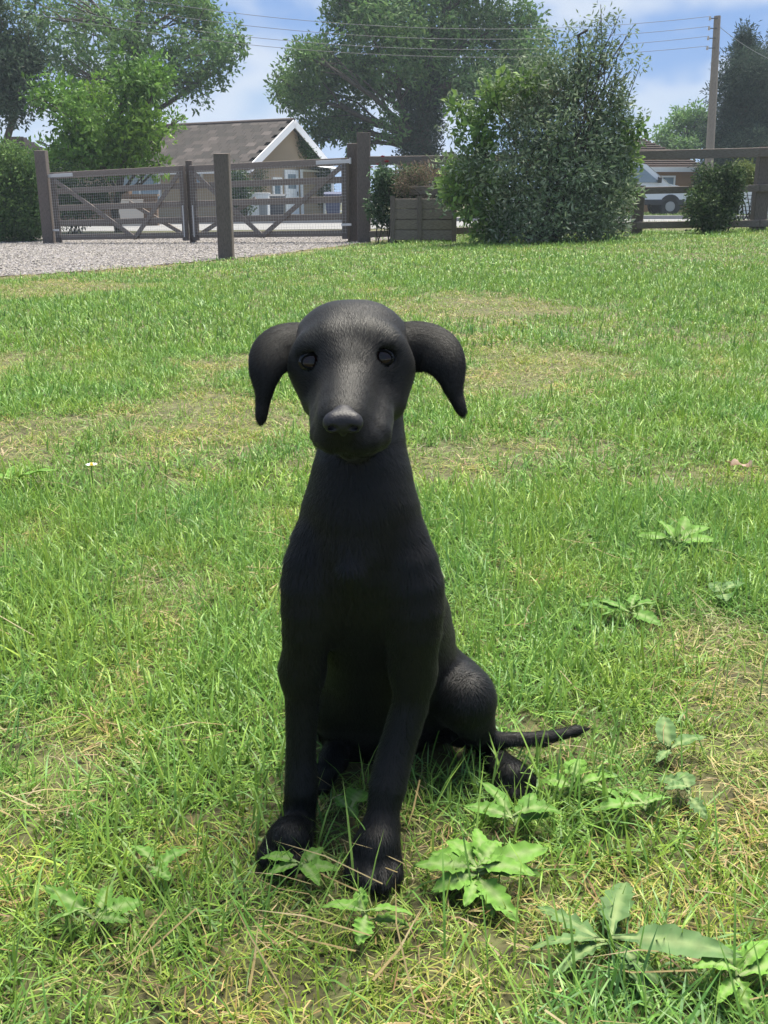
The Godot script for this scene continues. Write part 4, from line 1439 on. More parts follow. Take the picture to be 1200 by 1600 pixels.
func build_planter() -> void:
	var z := 15.7
	var foot := grounded(at(660, 374, z))
	var t := thing("wooden_planter", "weathered wooden plank planter box beside the rose bush", "planter", foot)
	var w := 0.92
	var d := 0.6
	var brown := Color(1.9, 1.3, 1.12)
	for r in 4:
		var y := 0.12 + r * 0.15
		for e in [[Vector3(-w * 0.5, y, d * 0.5), Vector3(w * 0.5, y, d * 0.5), Vector3(0, 0, 1)], [Vector3(-w * 0.5, y, -d * 0.5), Vector3(w * 0.5, y, -d * 0.5), Vector3(0, 0, 1)], [Vector3(-w * 0.5, y, -d * 0.5), Vector3(-w * 0.5, y, d * 0.5), Vector3(1, 0, 0)], [Vector3(w * 0.5, y, -d * 0.5), Vector3(w * 0.5, y, d * 0.5), Vector3(1, 0, 0)]]:
			var s := Shape.new()
			s.bar(e[0], e[1], 0.142, 0.03, e[2], tone(brown, 0.2), 0.006)
			part("plank", s.mesh(), M.wood, t)
	for e in [[-0.46, 0.31], [-0.06, 0.325], [0.46, 0.31], [-0.46, -0.31], [0.46, -0.31]]:
		var s := Shape.new()
		s.bar(Vector3(e[0], 0.0, e[1]), Vector3(e[0], 0.68, e[1]), 0.07, 0.05, Vector3(0, 0, 1), tone(brown, 0.15), 0.006)
		part("corner_post", s.mesh(), M.wood_upright, t)
	# raised back tier
	var s3 := Shape.new()
	s3.bar(Vector3(-0.2, 0.76, -0.05), Vector3(0.42, 0.76, -0.05), 0.13, 0.35, Vector3(0, 0, 1), tone(brown, 0.1), 0.01)
	part("back_tier", s3.mesh(), M.wood, t)
	var so := Shape.new()
	so.face(Vector3(-0.45, 0.6, -0.29), Vector3(0.45, 0.6, -0.29), Vector3(0.45, 0.6, 0.29), Vector3(-0.45, 0.6, 0.29), Vector3.UP, Color(0.05, 0.04, 0.03))
	part("soil", so.mesh(), M.stone, t)
	var dry := [clump(26, 0.1, 0.045, [Color(0.22, 0.17, 0.12), Color(0.16, 0.12, 0.09), Color(0.14, 0.15, 0.08)], 0.3)]
	bush("dry_herb", "brown dried out herb growing in the wooden planter", "plant", foot + Vector3(0.0, 0.6, 0), 12, [[foot + Vector3(-0.05, 0.95, 0.0), Vector3(0.33, 0.2, 0.2), 60], [foot + Vector3(0.3, 0.95, 0.0), Vector3(0.15, 0.12, 0.15), 24], [foot + Vector3(-0.32, 0.78, 0.15), Vector3(0.14, 0.2, 0.12), 24]], dry, [Color(1, 1, 1)], 0.008)
	var rz := 15.9
	var rl := [clump(18, 0.1, 0.055, [Color(0.055, 0.1, 0.045), Color(0.09, 0.14, 0.07), Color(0.04, 0.075, 0.035)], 0.6)]
	var rose := bush("rose_bush", "leafy rose bush with dark red blooms between gate post and planter", "rose", grounded(at(605, 376, rz)), 12, lobes_px([[605, 290, 26, 28, 90], [595, 320, 24, 28, 70], [622, 300, 18, 24, 40], [640, 275, 22, 18, 34], [598, 272, 22, 10, 20], [600, 345, 14, 16, 18]], rz, 0.1), rl, [Color(1, 1, 1), Color(1.3, 1.3, 1.3), Color(0.8, 0.85, 0.85)], 0.01)
	for q in [[598, 246, 5.5], [604, 254, 6.5], [590, 258, 4.5], [581, 262, 4.0]]:
		var c := at(q[0], q[1], rz - 0.15)
		var fl := Shape.new()
		var r := radius_at(q[0], q[1], rz, q[2])
		for k in 18:
			var ring := k / 6
			var a := TAU * k / 6.0 + ring * 0.5
			var out := Vector3(cos(a), 0, sin(a))
			var sd := Vector3(-out.z, 0, out.x)
			var tilt: float = [0.3, 0.8, 1.15][ring]
			var rr: float = r * float([1.0, 0.8, 0.55][ring])
			var tip := out * rr * cos(tilt) + Vector3.UP * rr * sin(tilt)
			var col := tone(Color(0.3, 0.012, 0.03), 0.3)
			fl.face(c - rose.position, c - rose.position + tip * 0.6 + sd * rr * 0.45, c - rose.position + tip, c - rose.position + tip * 0.6 - sd * rr * 0.45, Vector3.UP, col)
		part("bloom", fl.mesh(true), M.petal, rose)
	var st := Shape.new()
	for q in [[598, 246], [604, 254], [590, 258]]:
		st.tube([at(602, 290, rz) - rose.position, at(q[0], q[1] + 3, rz - 0.15) - rose.position], [0.006, 0.004], 5, Color(0.8, 1.6, 0.6))
	part("flower_stalk", st.mesh(), M.bark, rose)


# ---------------- the puppy ----------------
# A solid described by tapered capsules (a, b, radius a, radius b) joined with a smooth minimum, meshed as surface nets.
class Solid:
	var a := PackedVector3Array()
	var b := PackedVector3Array()
	var ra := PackedFloat32Array()
	var rb := PackedFloat32Array()
	var blend := PackedFloat32Array()
	var cut := PackedByteArray()
	var limb := PackedInt32Array()         # capsules of one limb are joined without a bulge at the joints
	var limbs := 0
	var inset := 0.0                       # room left for the fur
	var squash := PackedVector3Array()     # scales space round a: an ellipsoid-like capsule
	var verts := PackedVector3Array()
	var norms := PackedVector3Array()
	var tris := PackedInt32Array()

	func put(pa: Vector3, pb: Vector3, r0: float, r1: float, k := 0.02, sq := Vector3.ONE, carve := false) -> void:
		a.append(pa)
		b.append(pb)
		ra.append(r0)
		rb.append(r1)
		blend.append(k)
		squash.append(sq)
		cut.append(1 if carve else 0)
		limbs += 1
		limb.append(limbs)

	func one(i: int, p: Vector3) -> float:
		var s := squash[i]
		var pa := (p - a[i]) / s
		var ba := (b[i] - a[i]) / s
		var h := 0.0
		var l := ba.length_squared()
		if l > 1e-12:
			h = clampf(pa.dot(ba) / l, 0.0, 1.0)
		var d := (pa - ba * h).length() - lerpf(ra[i], rb[i], h)
		return d * minf(s.x, minf(s.y, s.z))

	func value(p: Vector3, use: PackedInt32Array) -> float:
		var d := 1e3
		var n := use.size()
		var at := 0
		while at < n:
			var i := use[at]
			at += 1
			var e := one(i, p)
			var k := blend[i]
			if cut[i] == 0:
				while at < n and limb[use[at]] == limb[i]:
					var e2 := one(use[at], p)
					var h0 := 0.0012 - absf(e - e2)
					e = minf(e, e2)
					if h0 > 0.0:
						e -= h0 * h0 / 0.0048
					at += 1
				var h := k - absf(d - e)
				d = minf(d, e)
				if h > 0.0:
					d -= h * h / (4.0 * k)
			else:
				var h2 := k - absf(d + e)
				d = maxf(d, -e)
				if h2 > 0.0:
					d += h2 * h2 / (4.0 * k)
		return d + inset

	# surface nets between lo and hi with that cell size; cells whose middle lies above / below the plane are left to another call
	func net(lo: Vector3, hi: Vector3, cell: float, plane := Plane(0, 1, 0, -100.0)) -> void:
		var nb := Vector3i(((hi - lo) / (cell * 8.0)).ceil())
		var sx := nb.x * 8 + 2
		var sy := nb.y * 8 + 2
		var owner := {}
		var edges := PackedInt32Array()
		var val := PackedFloat32Array()
		val.resize(729)
		var reach := cell * 8.0 * 0.87
		var all := PackedInt32Array()
		for i in a.size():
			all.append(i)
		for bz in nb.z:
			for by in nb.y:
				for bx in nb.x:
					var o := lo + Vector3(bx, by, bz) * (cell * 8.0)
					var mid := o + Vector3.ONE * (cell * 4.0)
					if plane.distance_to(mid) < -reach:
						continue
					var use := PackedInt32Array()
					var hit := false
					for i in all:
						var e := one(i, mid)
						if e < reach * 1.3 + blend[i] + 0.012:
							use.append(i)
							hit = true
					if not hit:
						continue
					var dm := value(mid, use)
					if absf(dm) > reach * 1.6 + 0.01:
						continue
					var q := 0
					for k in 9:
						for j in 9:
							for i in 9:
								val[q] = value(o + Vector3(i, j, k) * cell, use)
								q += 1
					for k in 8:
						for j in 8:
							for i in 8:
								var at0 := i + 9 * j + 81 * k
								var v0 := val[at0]
								var v1 := val[at0 + 1]
								var v2 := val[at0 + 9]
								var v3 := val[at0 + 10]
								var v4 := val[at0 + 81]
								var v5 := val[at0 + 82]
								var v6 := val[at0 + 90]
								var v7 := val[at0 + 91]
								var neg := int(v0 < 0) + int(v1 < 0) + int(v2 < 0) + int(v3 < 0) + int(v4 < 0) + int(v5 < 0) + int(v6 < 0) + int(v7 < 0)
								if neg == 0 or neg == 8:
									continue
								var base := o + Vector3(i, j, k) * cell
								if plane.distance_to(base) < 0.0:
									continue
								var sum := Vector3.ZERO
								var cnt := 0
								if (v0 < 0) != (v1 < 0):
									sum += Vector3(v0 / (v0 - v1), 0, 0)
									cnt += 1
								if (v2 < 0) != (v3 < 0):
									sum += Vector3(v2 / (v2 - v3), 1, 0)
									cnt += 1
								if (v4 < 0) != (v5 < 0):
									sum += Vector3(v4 / (v4 - v5), 0, 1)
									cnt += 1
								if (v6 < 0) != (v7 < 0):
									sum += Vector3(v6 / (v6 - v7), 1, 1)
									cnt += 1
								if (v0 < 0) != (v2 < 0):
									sum += Vector3(0, v0 / (v0 - v2), 0)
									cnt += 1
								if (v1 < 0) != (v3 < 0):
									sum += Vector3(1, v1 / (v1 - v3), 0)
									cnt += 1
								if (v4 < 0) != (v6 < 0):
									sum += Vector3(0, v4 / (v4 - v6), 1)
									cnt += 1
								if (v5 < 0) != (v7 < 0):
									sum += Vector3(1, v5 / (v5 - v7), 1)
									cnt += 1
								if (v0 < 0) != (v4 < 0):
									sum += Vector3(0, 0, v0 / (v0 - v4))
									cnt += 1
								if (v1 < 0) != (v5 < 0):
									sum += Vector3(1, 0, v1 / (v1 - v5))
									cnt += 1
								if (v2 < 0) != (v6 < 0):
									sum += Vector3(0, 1, v2 / (v2 - v6))
									cnt += 1
								if (v3 < 0) != (v7 < 0):
									sum += Vector3(1, 1, v3 / (v3 - v7))
									cnt += 1
								var gx := bx * 8 + i
								var gy := by * 8 + j
								var gz := bz * 8 + k
								var id := gx + sx * (gy + sy * gz)
								owner[id] = verts.size()
								verts.append(base + sum / cnt * cell)
								norms.append(Vector3(v1 - v0 + v3 - v2 + v5 - v4 + v7 - v6, v2 - v0 + v3 - v1 + v6 - v4 + v7 - v5, v4 - v0 + v5 - v1 + v6 - v2 + v7 - v3).normalized())
								if (v0 < 0) != (v1 < 0):
									edges.append_array([id, 0, int(v0 < 0)])
								if (v0 < 0) != (v2 < 0):
									edges.append_array([id, 1, int(v0 < 0)])
								if (v0 < 0) != (v4 < 0):
									edges.append_array([id, 2, int(v0 < 0)])
		var step := [1, sx, sx * sy]
		for e in range(0, edges.size(), 3):
			var id2 := edges[e]
			var u: int = step[(edges[e + 1] + 1) % 3]
			var w: int = step[(edges[e + 1] + 2) % 3]
			if not (owner.has(id2 - u) and owner.has(id2 - w) and owner.has(id2 - u - w)):
				continue
			var p0: int = owner[id2]
			var p1: int = owner[id2 - u]
			var p2: int = owner[id2 - u - w]
			var p3: int = owner[id2 - w]
			if edges[e + 2] == 1:
				tris.append_array([p0, p2, p1, p0, p3, p2])
			else:
				tris.append_array([p0, p1, p2, p0, p2, p3])

	func mesh(offset: Vector3, col: Color) -> ArrayMesh:
		var a2 := []
		a2.resize(Mesh.ARRAY_MAX)
		var v := PackedVector3Array()
		var c := PackedColorArray()
		for p in verts:
			v.append(p - offset)
			c.append(col)
		a2[Mesh.ARRAY_VERTEX] = v
		a2[Mesh.ARRAY_NORMAL] = norms
		a2[Mesh.ARRAY_COLOR] = c
		a2[Mesh.ARRAY_INDEX] = tris
		var m := ArrayMesh.new()
		m.add_surface_from_arrays(Mesh.PRIMITIVE_TRIANGLES, a2)
		return m


func radius_at(px: float, py: float, depth: float, r: float) -> float:     # what r pixels of the photograph measure at that depth
	var d := ray(px, py)
	return r / F * (-depth / d.z) * -1.0 if d.z > 0.0 else r / F * (depth / -d.z)


# one or more tapered capsules through joints given as [pixel x, pixel y, depth, radius in pixels]
func chain(s: Solid, given: Array, k := 0.02, sq := Vector3.ONE) -> void:
	var joints := given
	if given.size() > 2:      # a smooth curve through the joints
		joints = []
		for i in given.size() - 1:
			for m in 2:
				var st := []
				for q in 4:
					st.append(cubic_interpolate(given[i][q], given[i + 1][q], given[maxi(i - 1, 0)][q], given[mini(i + 2, given.size() - 1)][q], m / 2.0))
				joints.append(st)
		joints.append(given[given.size() - 1])
	if joints.size() == 1:
		var j: Array = joints[0]
		var p := at(j[0], j[1], j[2])
		var r := radius_at(j[0], j[1], j[2], j[3])
		s.put(p, p, r, r, k, sq)
	for i in joints.size() - 1:
		var j0: Array = joints[i]
		var j1: Array = joints[i + 1]
		s.put(at(j0[0], j0[1], j0[2]), at(j1[0], j1[1], j1[2]), radius_at(j0[0], j0[1], j0[2], j0[3]), radius_at(j1[0], j1[1], j1[2], j1[3]), k, sq)
		if i > 0:
			s.limb[s.limb.size() - 1] = s.limb[s.limb.size() - 2]


# a paw: toes from knuckle to tip, both given as pixels at a height above the ground
func toes(s: Solid, from: Array, to: Array, h0: float, h1: float, r0: float, r1: float) -> void:
	for i in from.size():
		var p := on_height(from[i][0], from[i][1], h0)
		var q := on_height(to[i][0], to[i][1], h1)
		s.put(p, q, r0, r1, 0.003)


var eye_spots := []
var lip_line := []
var cleft := []


# where the line of sight through a pixel meets the solid
func first_hit(s: Solid, px: float, py: float) -> Vector3:
	var all := PackedInt32Array()
	for i in s.a.size():
		all.append(i)
	var dir := ray(px, py).normalized()
	var p := Vector3(0, EYE, 0) + dir * 0.75
	for k in 60:
		p += dir * maxf(s.value(p, all) * 0.7, 0.0001)
	return p


func build_dog() -> void:
	var base := Vector3(0.0, 0.0, -1.0)
	var dog := thing("dog", "black short haired puppy sitting upright on the lawn facing forwards", "dog", base)
	var s := Solid.new()
	s.inset = 0.0022
	# trunk
	chain(s, [[563, 760, 0.99, 66], [565, 830, 0.995, 86], [569, 900, 1.012, 99], [576, 970, 1.04, 99], [584, 1040, 1.07, 94]], 0.03, Vector3(1, 1, 1.1))
	chain(s, [[594, 880, 1.03, 72], [609, 940, 1.05, 86], [617, 1000, 1.07, 95], [612, 1055, 1.1, 96], [590, 1110, 1.14, 100]], 0.03)
	chain(s, [[560, 1080, 1.06, 60], [572, 1135, 1.11, 50]], 0.03)
	# breastbone
	chain(s, [[560, 800, 0.962, 44], [554, 860, 0.945, 46], [553, 910, 0.947, 44], [556, 950, 0.97, 44]], 0.03)
	# shoulders and upper arms
	chain(s, [[600, 790, 0.99, 28], [628, 848, 0.967, 43], [646, 912, 0.951, 48], [650, 980, 0.943, 42], [646, 1050, 0.947, 33]], 0.024)
	chain(s, [[518, 785, 0.99, 26], [494, 848, 0.967, 40], [482, 912, 0.951, 44], [478, 980, 0.945, 38], [473, 1050, 0.95, 33]], 0.024)
	# throat and the point of the breastbone
	chain(s, [[556, 725, 0.965, 44], [552, 800, 0.953, 40], [550, 860, 0.95, 32]], 0.02)
	chain(s, [[547, 890, 0.914, 15], [549, 908, 0.918, 13]], 0.014)
	# front legs
	chain(s, [[646, 1046, 0.95, 35], [641, 1100, 0.942, 30], [620, 1170, 0.925, 30], [606, 1228, 0.905, 31], [600, 1262, 0.895, 28], [592, 1310, 0.875, 31]], 0.014)
	chain(s, [[472, 1044, 0.953, 35], [472, 1100, 0.948, 28], [470, 1180, 0.938, 25], [471, 1230, 0.928, 29], [468, 1265, 0.925, 27], [460, 1305, 0.905, 30]], 0.014)
	var pr := on_height(586, 1326, 0.026)
	s.put(at(594, 1300, 0.885), pr, 0.02, 0.0222, 0.012)
	s.put(pr, on_height(580, 1352, 0.017), 0.021, 0.016, 0.01, Vector3(1.2, 0.95, 1.0))
	toes(s, [[561, 1336], [577, 1341], [597, 1341], [612, 1336]], [[551, 1366], [572, 1380], [599, 1382], [617, 1368]], 0.021, 0.0125, 0.0125, 0.0112)
	var pl := on_height(453, 1309, 0.026)
	s.put(at(463, 1290, 0.918), pl, 0.019, 0.0216, 0.012)
	s.put(pl, on_height(447, 1330, 0.017), 0.0205, 0.0155, 0.01, Vector3(1.2, 0.95, 1.0))
	toes(s, [[426, 1317], [440, 1321], [458, 1322], [473, 1319]], [[413, 1339], [432, 1351], [458, 1355], [479, 1346]], 0.021, 0.0125, 0.0125, 0.0112)
	# hind legs, folded: thigh, knee, shank, hock, foot
	chain(s, [[640, 1070, 1.15, 78], [708, 1078, 1.07, 56], [728, 1090, 1.03, 46]], 0.025)
	chain(s, [[728, 1098, 1.03, 44], [742, 1130, 1.05, 34], [752, 1160, 1.095, 20]], 0.015)
	var hr := on_height(800, 1212, 0.022)
	s.put(at(752, 1160, 1.095), at(772, 1185, 1.07), 0.0155, 0.016, 0.012)
	s.put(at(772, 1185, 1.07), hr, 0.017, 0.021, 0.012)
	toes(s, [[812, 1205], [804, 1212], [794, 1216], [783, 1216]], [[831, 1222], [820, 1234], [803, 1240], [783, 1236]], 0.021, 0.012, 0.0118, 0.0105)
	chain(s, [[560, 1080, 1.14, 60], [510, 1090, 1.05, 44]], 0.025)
	chain(s, [[512, 1100, 1.05, 40], [528, 1150, 1.1, 24]], 0.015)
	var hl := on_height(508, 1206, 0.02)
	s.put(at(528, 1150, 1.1), on_height(522, 1185, 0.022), 0.017, 0.017, 0.012)
	s.put(on_height(522, 1185, 0.022), hl, 0.017, 0.018, 0.012)
	toes(s, [[513, 1208], [505, 1212], [497, 1210]], [[512, 1226], [502, 1229], [494, 1224]], 0.018, 0.011, 0.011, 0.0095)
	# tail along the ground, on top of the grass
	s.put(at(650, 1130, 1.2), on_height(715, 1150, 0.034), 0.02, 0.0135, 0.015)
	s.put(on_height(715, 1150, 0.034), on_height(775, 1156, 0.034), 0.0125, 0.0112, 0.006)
	s.put(on_height(775, 1156, 0.034), on_height(850, 1154, 0.034), 0.0112, 0.0105, 0.006)
	s.put(on_height(850, 1154, 0.034), on_height(900, 1142, 0.036), 0.0105, 0.0088, 0.006)
	s.put(on_height(900, 1142, 0.036), on_height(934, 1136, 0.038), 0.0088, 0.002, 0.005)
	# neck
	chain(s, [[560, 610, 1.02, 66], [566, 690, 1.005, 68], [566, 780, 0.985, 80]], 0.025)
	# skull
	chain(s, [[533, 553, 1.0, 79], [568, 552, 1.0, 79]], 0.02)
	chain(s, [[550, 556, 0.98, 71]], 0.03)
	chain(s, [[548, 586, 0.958, 64]], 0.035)
	chain(s, [[476, 570, 0.957, 20]], 0.02)
	chain(s, [[612, 564, 0.957, 20]], 0.02)
	chain(s, [[500, 588, 0.962, 38], [502, 628, 0.945, 30]], 0.02)
	chain(s, [[606, 586, 0.962, 38], [602, 628, 0.945, 34]], 0.02)
	chain(s, [[489, 545, 0.95, 18], [514, 540, 0.95, 22]], 0.024)
	chain(s, [[601, 539, 0.95, 18], [578, 535, 0.95, 22]], 0.024)
	# muzzle, lips, jaw
	chain(s, [[545, 590, 0.93, 42], [540, 630, 0.895, 39], [535, 660, 0.866, 33]], 0.018)
	chain(s, [[528, 604, 0.93, 28], [521, 652, 0.874, 25]], 0.016)
	chain(s, [[562, 602, 0.93, 28], [550, 652, 0.874, 25]], 0.016)
	chain(s, [[512, 636, 0.925, 30], [510, 678, 0.884, 28], [519, 690, 0.868, 25]], 0.012)
	chain(s, [[584, 636, 0.925, 33], [581, 678, 0.884, 33], [561, 691, 0.868, 27]], 0.012)
	chain(s, [[543, 703, 0.874, 18], [552, 692, 0.915, 31], [560, 672, 0.97, 48]], 0.003)
	for q in [[[487, 697, 0.874], [512, 713, 0.866]], [[512, 713, 0.866], [545, 717, 0.864]], [[545, 717, 0.864], [585, 716, 0.866]], [[585, 716, 0.866], [614, 702, 0.876]]]:
		s.put(at(q[0][0], q[0][1], q[0][2]), at(q[1][0], q[1][1], q[1][2]), 0.003, 0.003, 0.002, Vector3.ONE, true)
	# eyes: found on the skin along the line of sight, then an almond opening is cut there
	eye_spots = []
	for e in [[487.0, 565.0, 0.05], [597.5, 559.0, -0.12]]:
		var hit := first_hit(s, e[0], e[1])
		eye_spots.append([hit, e[2]])
	lip_line = []
	for q in [[492, 699], [499, 705], [510, 710], [528, 713], [546, 714], [566, 713], [586, 711], [600, 705], [608, 698]]:
		lip_line.append(first_hit(s, q[0], q[1]))
	cleft = []
	for q in [[537, 684], [539, 693], [541, 702], [543, 712]]:
		cleft.append(first_hit(s, q[0], q[1]))
	for e in eye_spots:
		s.put(e[0], e[0], 0.0078, 0.0078, 0.0025, Vector3(1.3, 1.0, 1.0), true)
	var neck := Plane(Vector3(0, 0.87, -0.5).normalized(), at(566, 752, 0.985))
	s.net(Vector3(-0.14, 0.36, -1.1), Vector3(0.1, 0.62, -0.8), 0.0023, neck)
	s.net(Vector3(-0.2, -0.012, -1.34), Vector3(0.32, 0.5, -0.78), 0.0048, Plane(-neck.normal, -neck.d - 0.013))
	var black := Color(0.0056, 0.006, 0.0064)
	var body := part("body", s.mesh(base, black), M.coat, dog)
	body.set_meta("label", "black body with head, four legs and tail")
	var ears := build_ears(dog, base, black)
	build_face(dog, base)
	build_claws(dog, base)
	build_fur(dog, base, s, ears)


func build_ears(dog: Node3D, base: Vector3, black: Color) -> Array:
	var made := []
	# spine of the flap: pixel x, y, depth, half width in pixels, lean of the upper edge away from the viewer
	var sides := [
		[[606, 545, 0.985, 44, 0.5], [645, 541, 0.985, 47, 0.45], [672, 545, 0.976, 44, 0.3], [688, 556, 0.966, 40, 0.12], [699, 572, 0.957, 33, 0.0], [705, 590, 0.951, 25, 0.0], [708, 606, 0.947, 19, 0.0], [713, 621, 0.944, 14.5, 0.0], [718, 634, 0.94, 12.5, 0.0], [722, 644, 0.938, 10.5, 0.0], [724, 651, 0.937, 5, 0.0]],
		[[500, 546, 0.985, 46, 0.5], [466, 543, 0.985, 47, 0.45], [440, 547, 0.976, 45, 0.3], [425, 559, 0.966, 40, 0.12], [417, 575, 0.957, 32, 0.0], [414, 593, 0.951, 25, 0.0], [413, 610, 0.947, 18, 0.0], [411, 628, 0.944, 14, 0.0], [409, 644, 0.94, 12.5, 0.0], [408, 656, 0.938, 10.5, 0.0], [408, 664, 0.937, 5, 0.0]],
	]
	for i in 2:      # more stations along the flap, by Catmull-Rom
		var dense := []
		var raw: Array = sides[i]
		for k in raw.size() - 1:
			for m in 4:
				var st := []
				for q in 5:
					st.append(cubic_interpolate(raw[k][q], raw[k + 1][q], raw[maxi(k - 1, 0)][q], raw[mini(k + 2, raw.size() - 1)][q], m / 4.0))
				dense.append(st)
		dense.append(raw[raw.size() - 1])
		sides[i] = dense
	for i in 2:
		var sp: Array = sides[i]
		var sh := Shape.new()
		var n := 16
		for k in sp.size():
			var p := at(sp[k][0], sp[k][1], sp[k][2])
			var a := at(sp[maxi(k - 1, 0)][0], sp[maxi(k - 1, 0)][1], sp[maxi(k - 1, 0)][2])
			var b := at(sp[mini(k + 1, sp.size() - 1)][0], sp[mini(k + 1, sp.size() - 1)][1], sp[mini(k + 1, sp.size() - 1)][2])
			var along := (b - a).normalized()
			var side := along.cross(Vector3(0, 0.25, 0.97)).normalized()
			if i == 0:
				side = -side
			side = (side + Vector3(0, 0, -1) * float(sp[k][4])).normalized()     # towards the upper / outer edge
			var out := along.cross(side).normalized()
			if out.z < 0:
				out = -out
			var hw := radius_at(sp[k][0], sp[k][1], sp[k][2], maxf(sp[k][3] - 2.5, 1.5))
			var th := lerpf(0.0055, 0.0026, float(k) / (sp.size() - 1))
			for m in n:
				var t := TAU * m / n
				var x := cos(t)
				var bulge := out * (1.0 - x * x) * hw * 0.28
				var nn := (side * x * th / hw * 2.0 + out * sin(t)).normalized()
				sh.add(p + side * x * hw + out * sin(t) * th + bulge - base, nn, black)
		for k in sp.size() - 1:
			for m in n:
				var m2 := (m + 1) % n
				if i == 1:
					sh.ix.append_array([k * n + m, k * n + m2, (k + 1) * n + m, k * n + m2, (k + 1) * n + m2, (k + 1) * n + m])
				else:
					sh.ix.append_array([k * n + m, (k + 1) * n + m, k * n + m2, k * n + m2, (k + 1) * n + m, (k + 1) * n + m2])
		var last := (sp.size() - 1) * n
		for m in range(1, n - 1):
			sh.ix.append_array([last, last + m, last + m + 1])
		sh.smooth()
		made.append(sh)
		part("ear", sh.mesh(), M.coat, dog)
	return made


func build_claws(dog: Node3D, base: Vector3) -> void:
	for q in [[550, 1372], [571, 1387], [600, 1389], [619, 1374], [411, 1345], [431, 1357], [459, 1361], [481, 1352], [835, 1227], [823, 1240], [804, 1246]]:
		var p := on_height(q[0], q[1], 0.008)
		var s := Shape.new()
		s.tube([p + Vector3(0, 0.004, -0.009) - base, p + Vector3(0, 0.001, -0.001) - base, p + Vector3(0, -0.005, 0.004) - base], [0.0026, 0.0021, 0.0004], 7, Color(0.02, 0.019, 0.018))
		part("claw", s.mesh(), M.claw, dog)


func build_face(dog: Node3D, base: Vector3) -> void:
	for e in eye_spots:
		var r := 0.017
		var hit: Vector3 = e[0]
		var c := hit + (hit - Vector3(0, EYE, 0)).normalized() * r * 0.94
		var ball := Shape.new()
		var look := (Vector3(0, EYE, 0) - c).normalized()
		var side := Vector3.UP.cross(look).normalized()
		var up := look.cross(side)
		var rings := 24
		var seg := 24
		for j in rings + 1:
			var ph := PI * j / rings
			for k in seg:
				var th := TAU * k / seg
				var d := look * cos(ph) + (side * cos(th) + up * sin(th)) * sin(ph)
				var col := Color(0.004, 0.004, 0.004)
				if ph > 0.22 and ph < 0.48:
					col = Color(0.012, 0.007, 0.0045)
				ball.add(c + d * r - base, d, col)
		for j in rings:
			for k in seg:
				var k2 := (k + 1) % seg
				ball.ix.append_array([j * seg + k, j * seg + k2, (j + 1) * seg + k, j * seg + k2, (j + 1) * seg + k2, (j + 1) * seg + k])
		var eye := part("eye", ball.mesh(), M.eye, dog)
		# the rims of the lids, an almond laid on the ball
		for lid in [1.0, -1.0]:
			var path := []
			var rad := []
			for k in 17:
				var t := PI * k / 16.0
				var q: Vector3 = (side * cos(t) * 0.0094 + up * lid * sin(t) * (0.0066 if lid > 0 else 0.0062)).rotated(look, e[1])
				path.append(c + q + look * (sqrt(maxf(0.0, r * r - q.length_squared())) + 0.0002) - base)
				rad.append(0.0007 + 0.0005 * sin(t))
			var rim := Shape.new()
			rim.tube(path, rad, 8, Color(0.006, 0.006, 0.0063))
			part("eyelid", rim.mesh(), M.lid, eye)
	var lips := Shape.new()
	var l0 := []
	for p in lip_line:
		l0.append(p - base)
	lips.tube(l0, [0.0006, 0.0013, 0.0016, 0.0017, 0.0017, 0.0017, 0.0017, 0.0014, 0.0006], 7, Color(0.0022, 0.0022, 0.0024))
	var l1 := []
	for p in cleft:
		l1.append(p - base)
	lips.tube(l1, [0.0008, 0.0009, 0.0009, 0.001], 6, Color(0.0022, 0.0022, 0.0024))
	part("mouth", lips.mesh(), M.lid, dog)
	var s := Solid.new()
	var c2 := at(536, 661, 0.838)
	s.put(c2 + Vector3(-0.006, 0.002, 0), c2 + Vector3(0.006, 0.002, 0), 0.0105, 0.0105, 0.004, Vector3(1, 0.82, 0.8))
	s.put(c2 + Vector3(-0.0095, -0.001, 0.001), c2 + Vector3(-0.0095, -0.001, 0.001), 0.0072, 0.0072, 0.004)
	s.put(c2 + Vector3(0.0095, -0.001, 0.001), c2 + Vector3(0.0095, -0.001, 0.001), 0.0072, 0.0072, 0.004)
	s.put(c2 + Vector3(0, -0.002, 0.001), c2 + Vector3(0, -0.0095, -0.003), 0.006, 0.003, 0.004)
	s.put(c2 + Vector3(0, 0.003, -0.01), c2 + Vector3(0, 0.003, -0.01), 0.011, 0.011, 0.006)
	for x in [-1.0, 1.0]:
		s.put(c2 + Vector3(0.0072 * x, -0.0035, 0.0085), c2 + Vector3(0.0105 * x, -0.0022, 0.0055), 0.0027, 0.0024, 0.002, Vector3.ONE, true)
		s.put(c2 + Vector3(0.0105 * x, -0.0022, 0.0055), c2 + Vector3(0.0165 * x, -0.0052, 0.001), 0.0014, 0.001, 0.0015, Vector3.ONE, true)
	s.net(c2 - Vector3(0.024, 0.022, 0.026), c2 + Vector3(0.024, 0.02, 0.02), 0.0009)
	part("nose", s.mesh(base, Color(0.014, 0.0145, 0.016)), M.nose, dog)


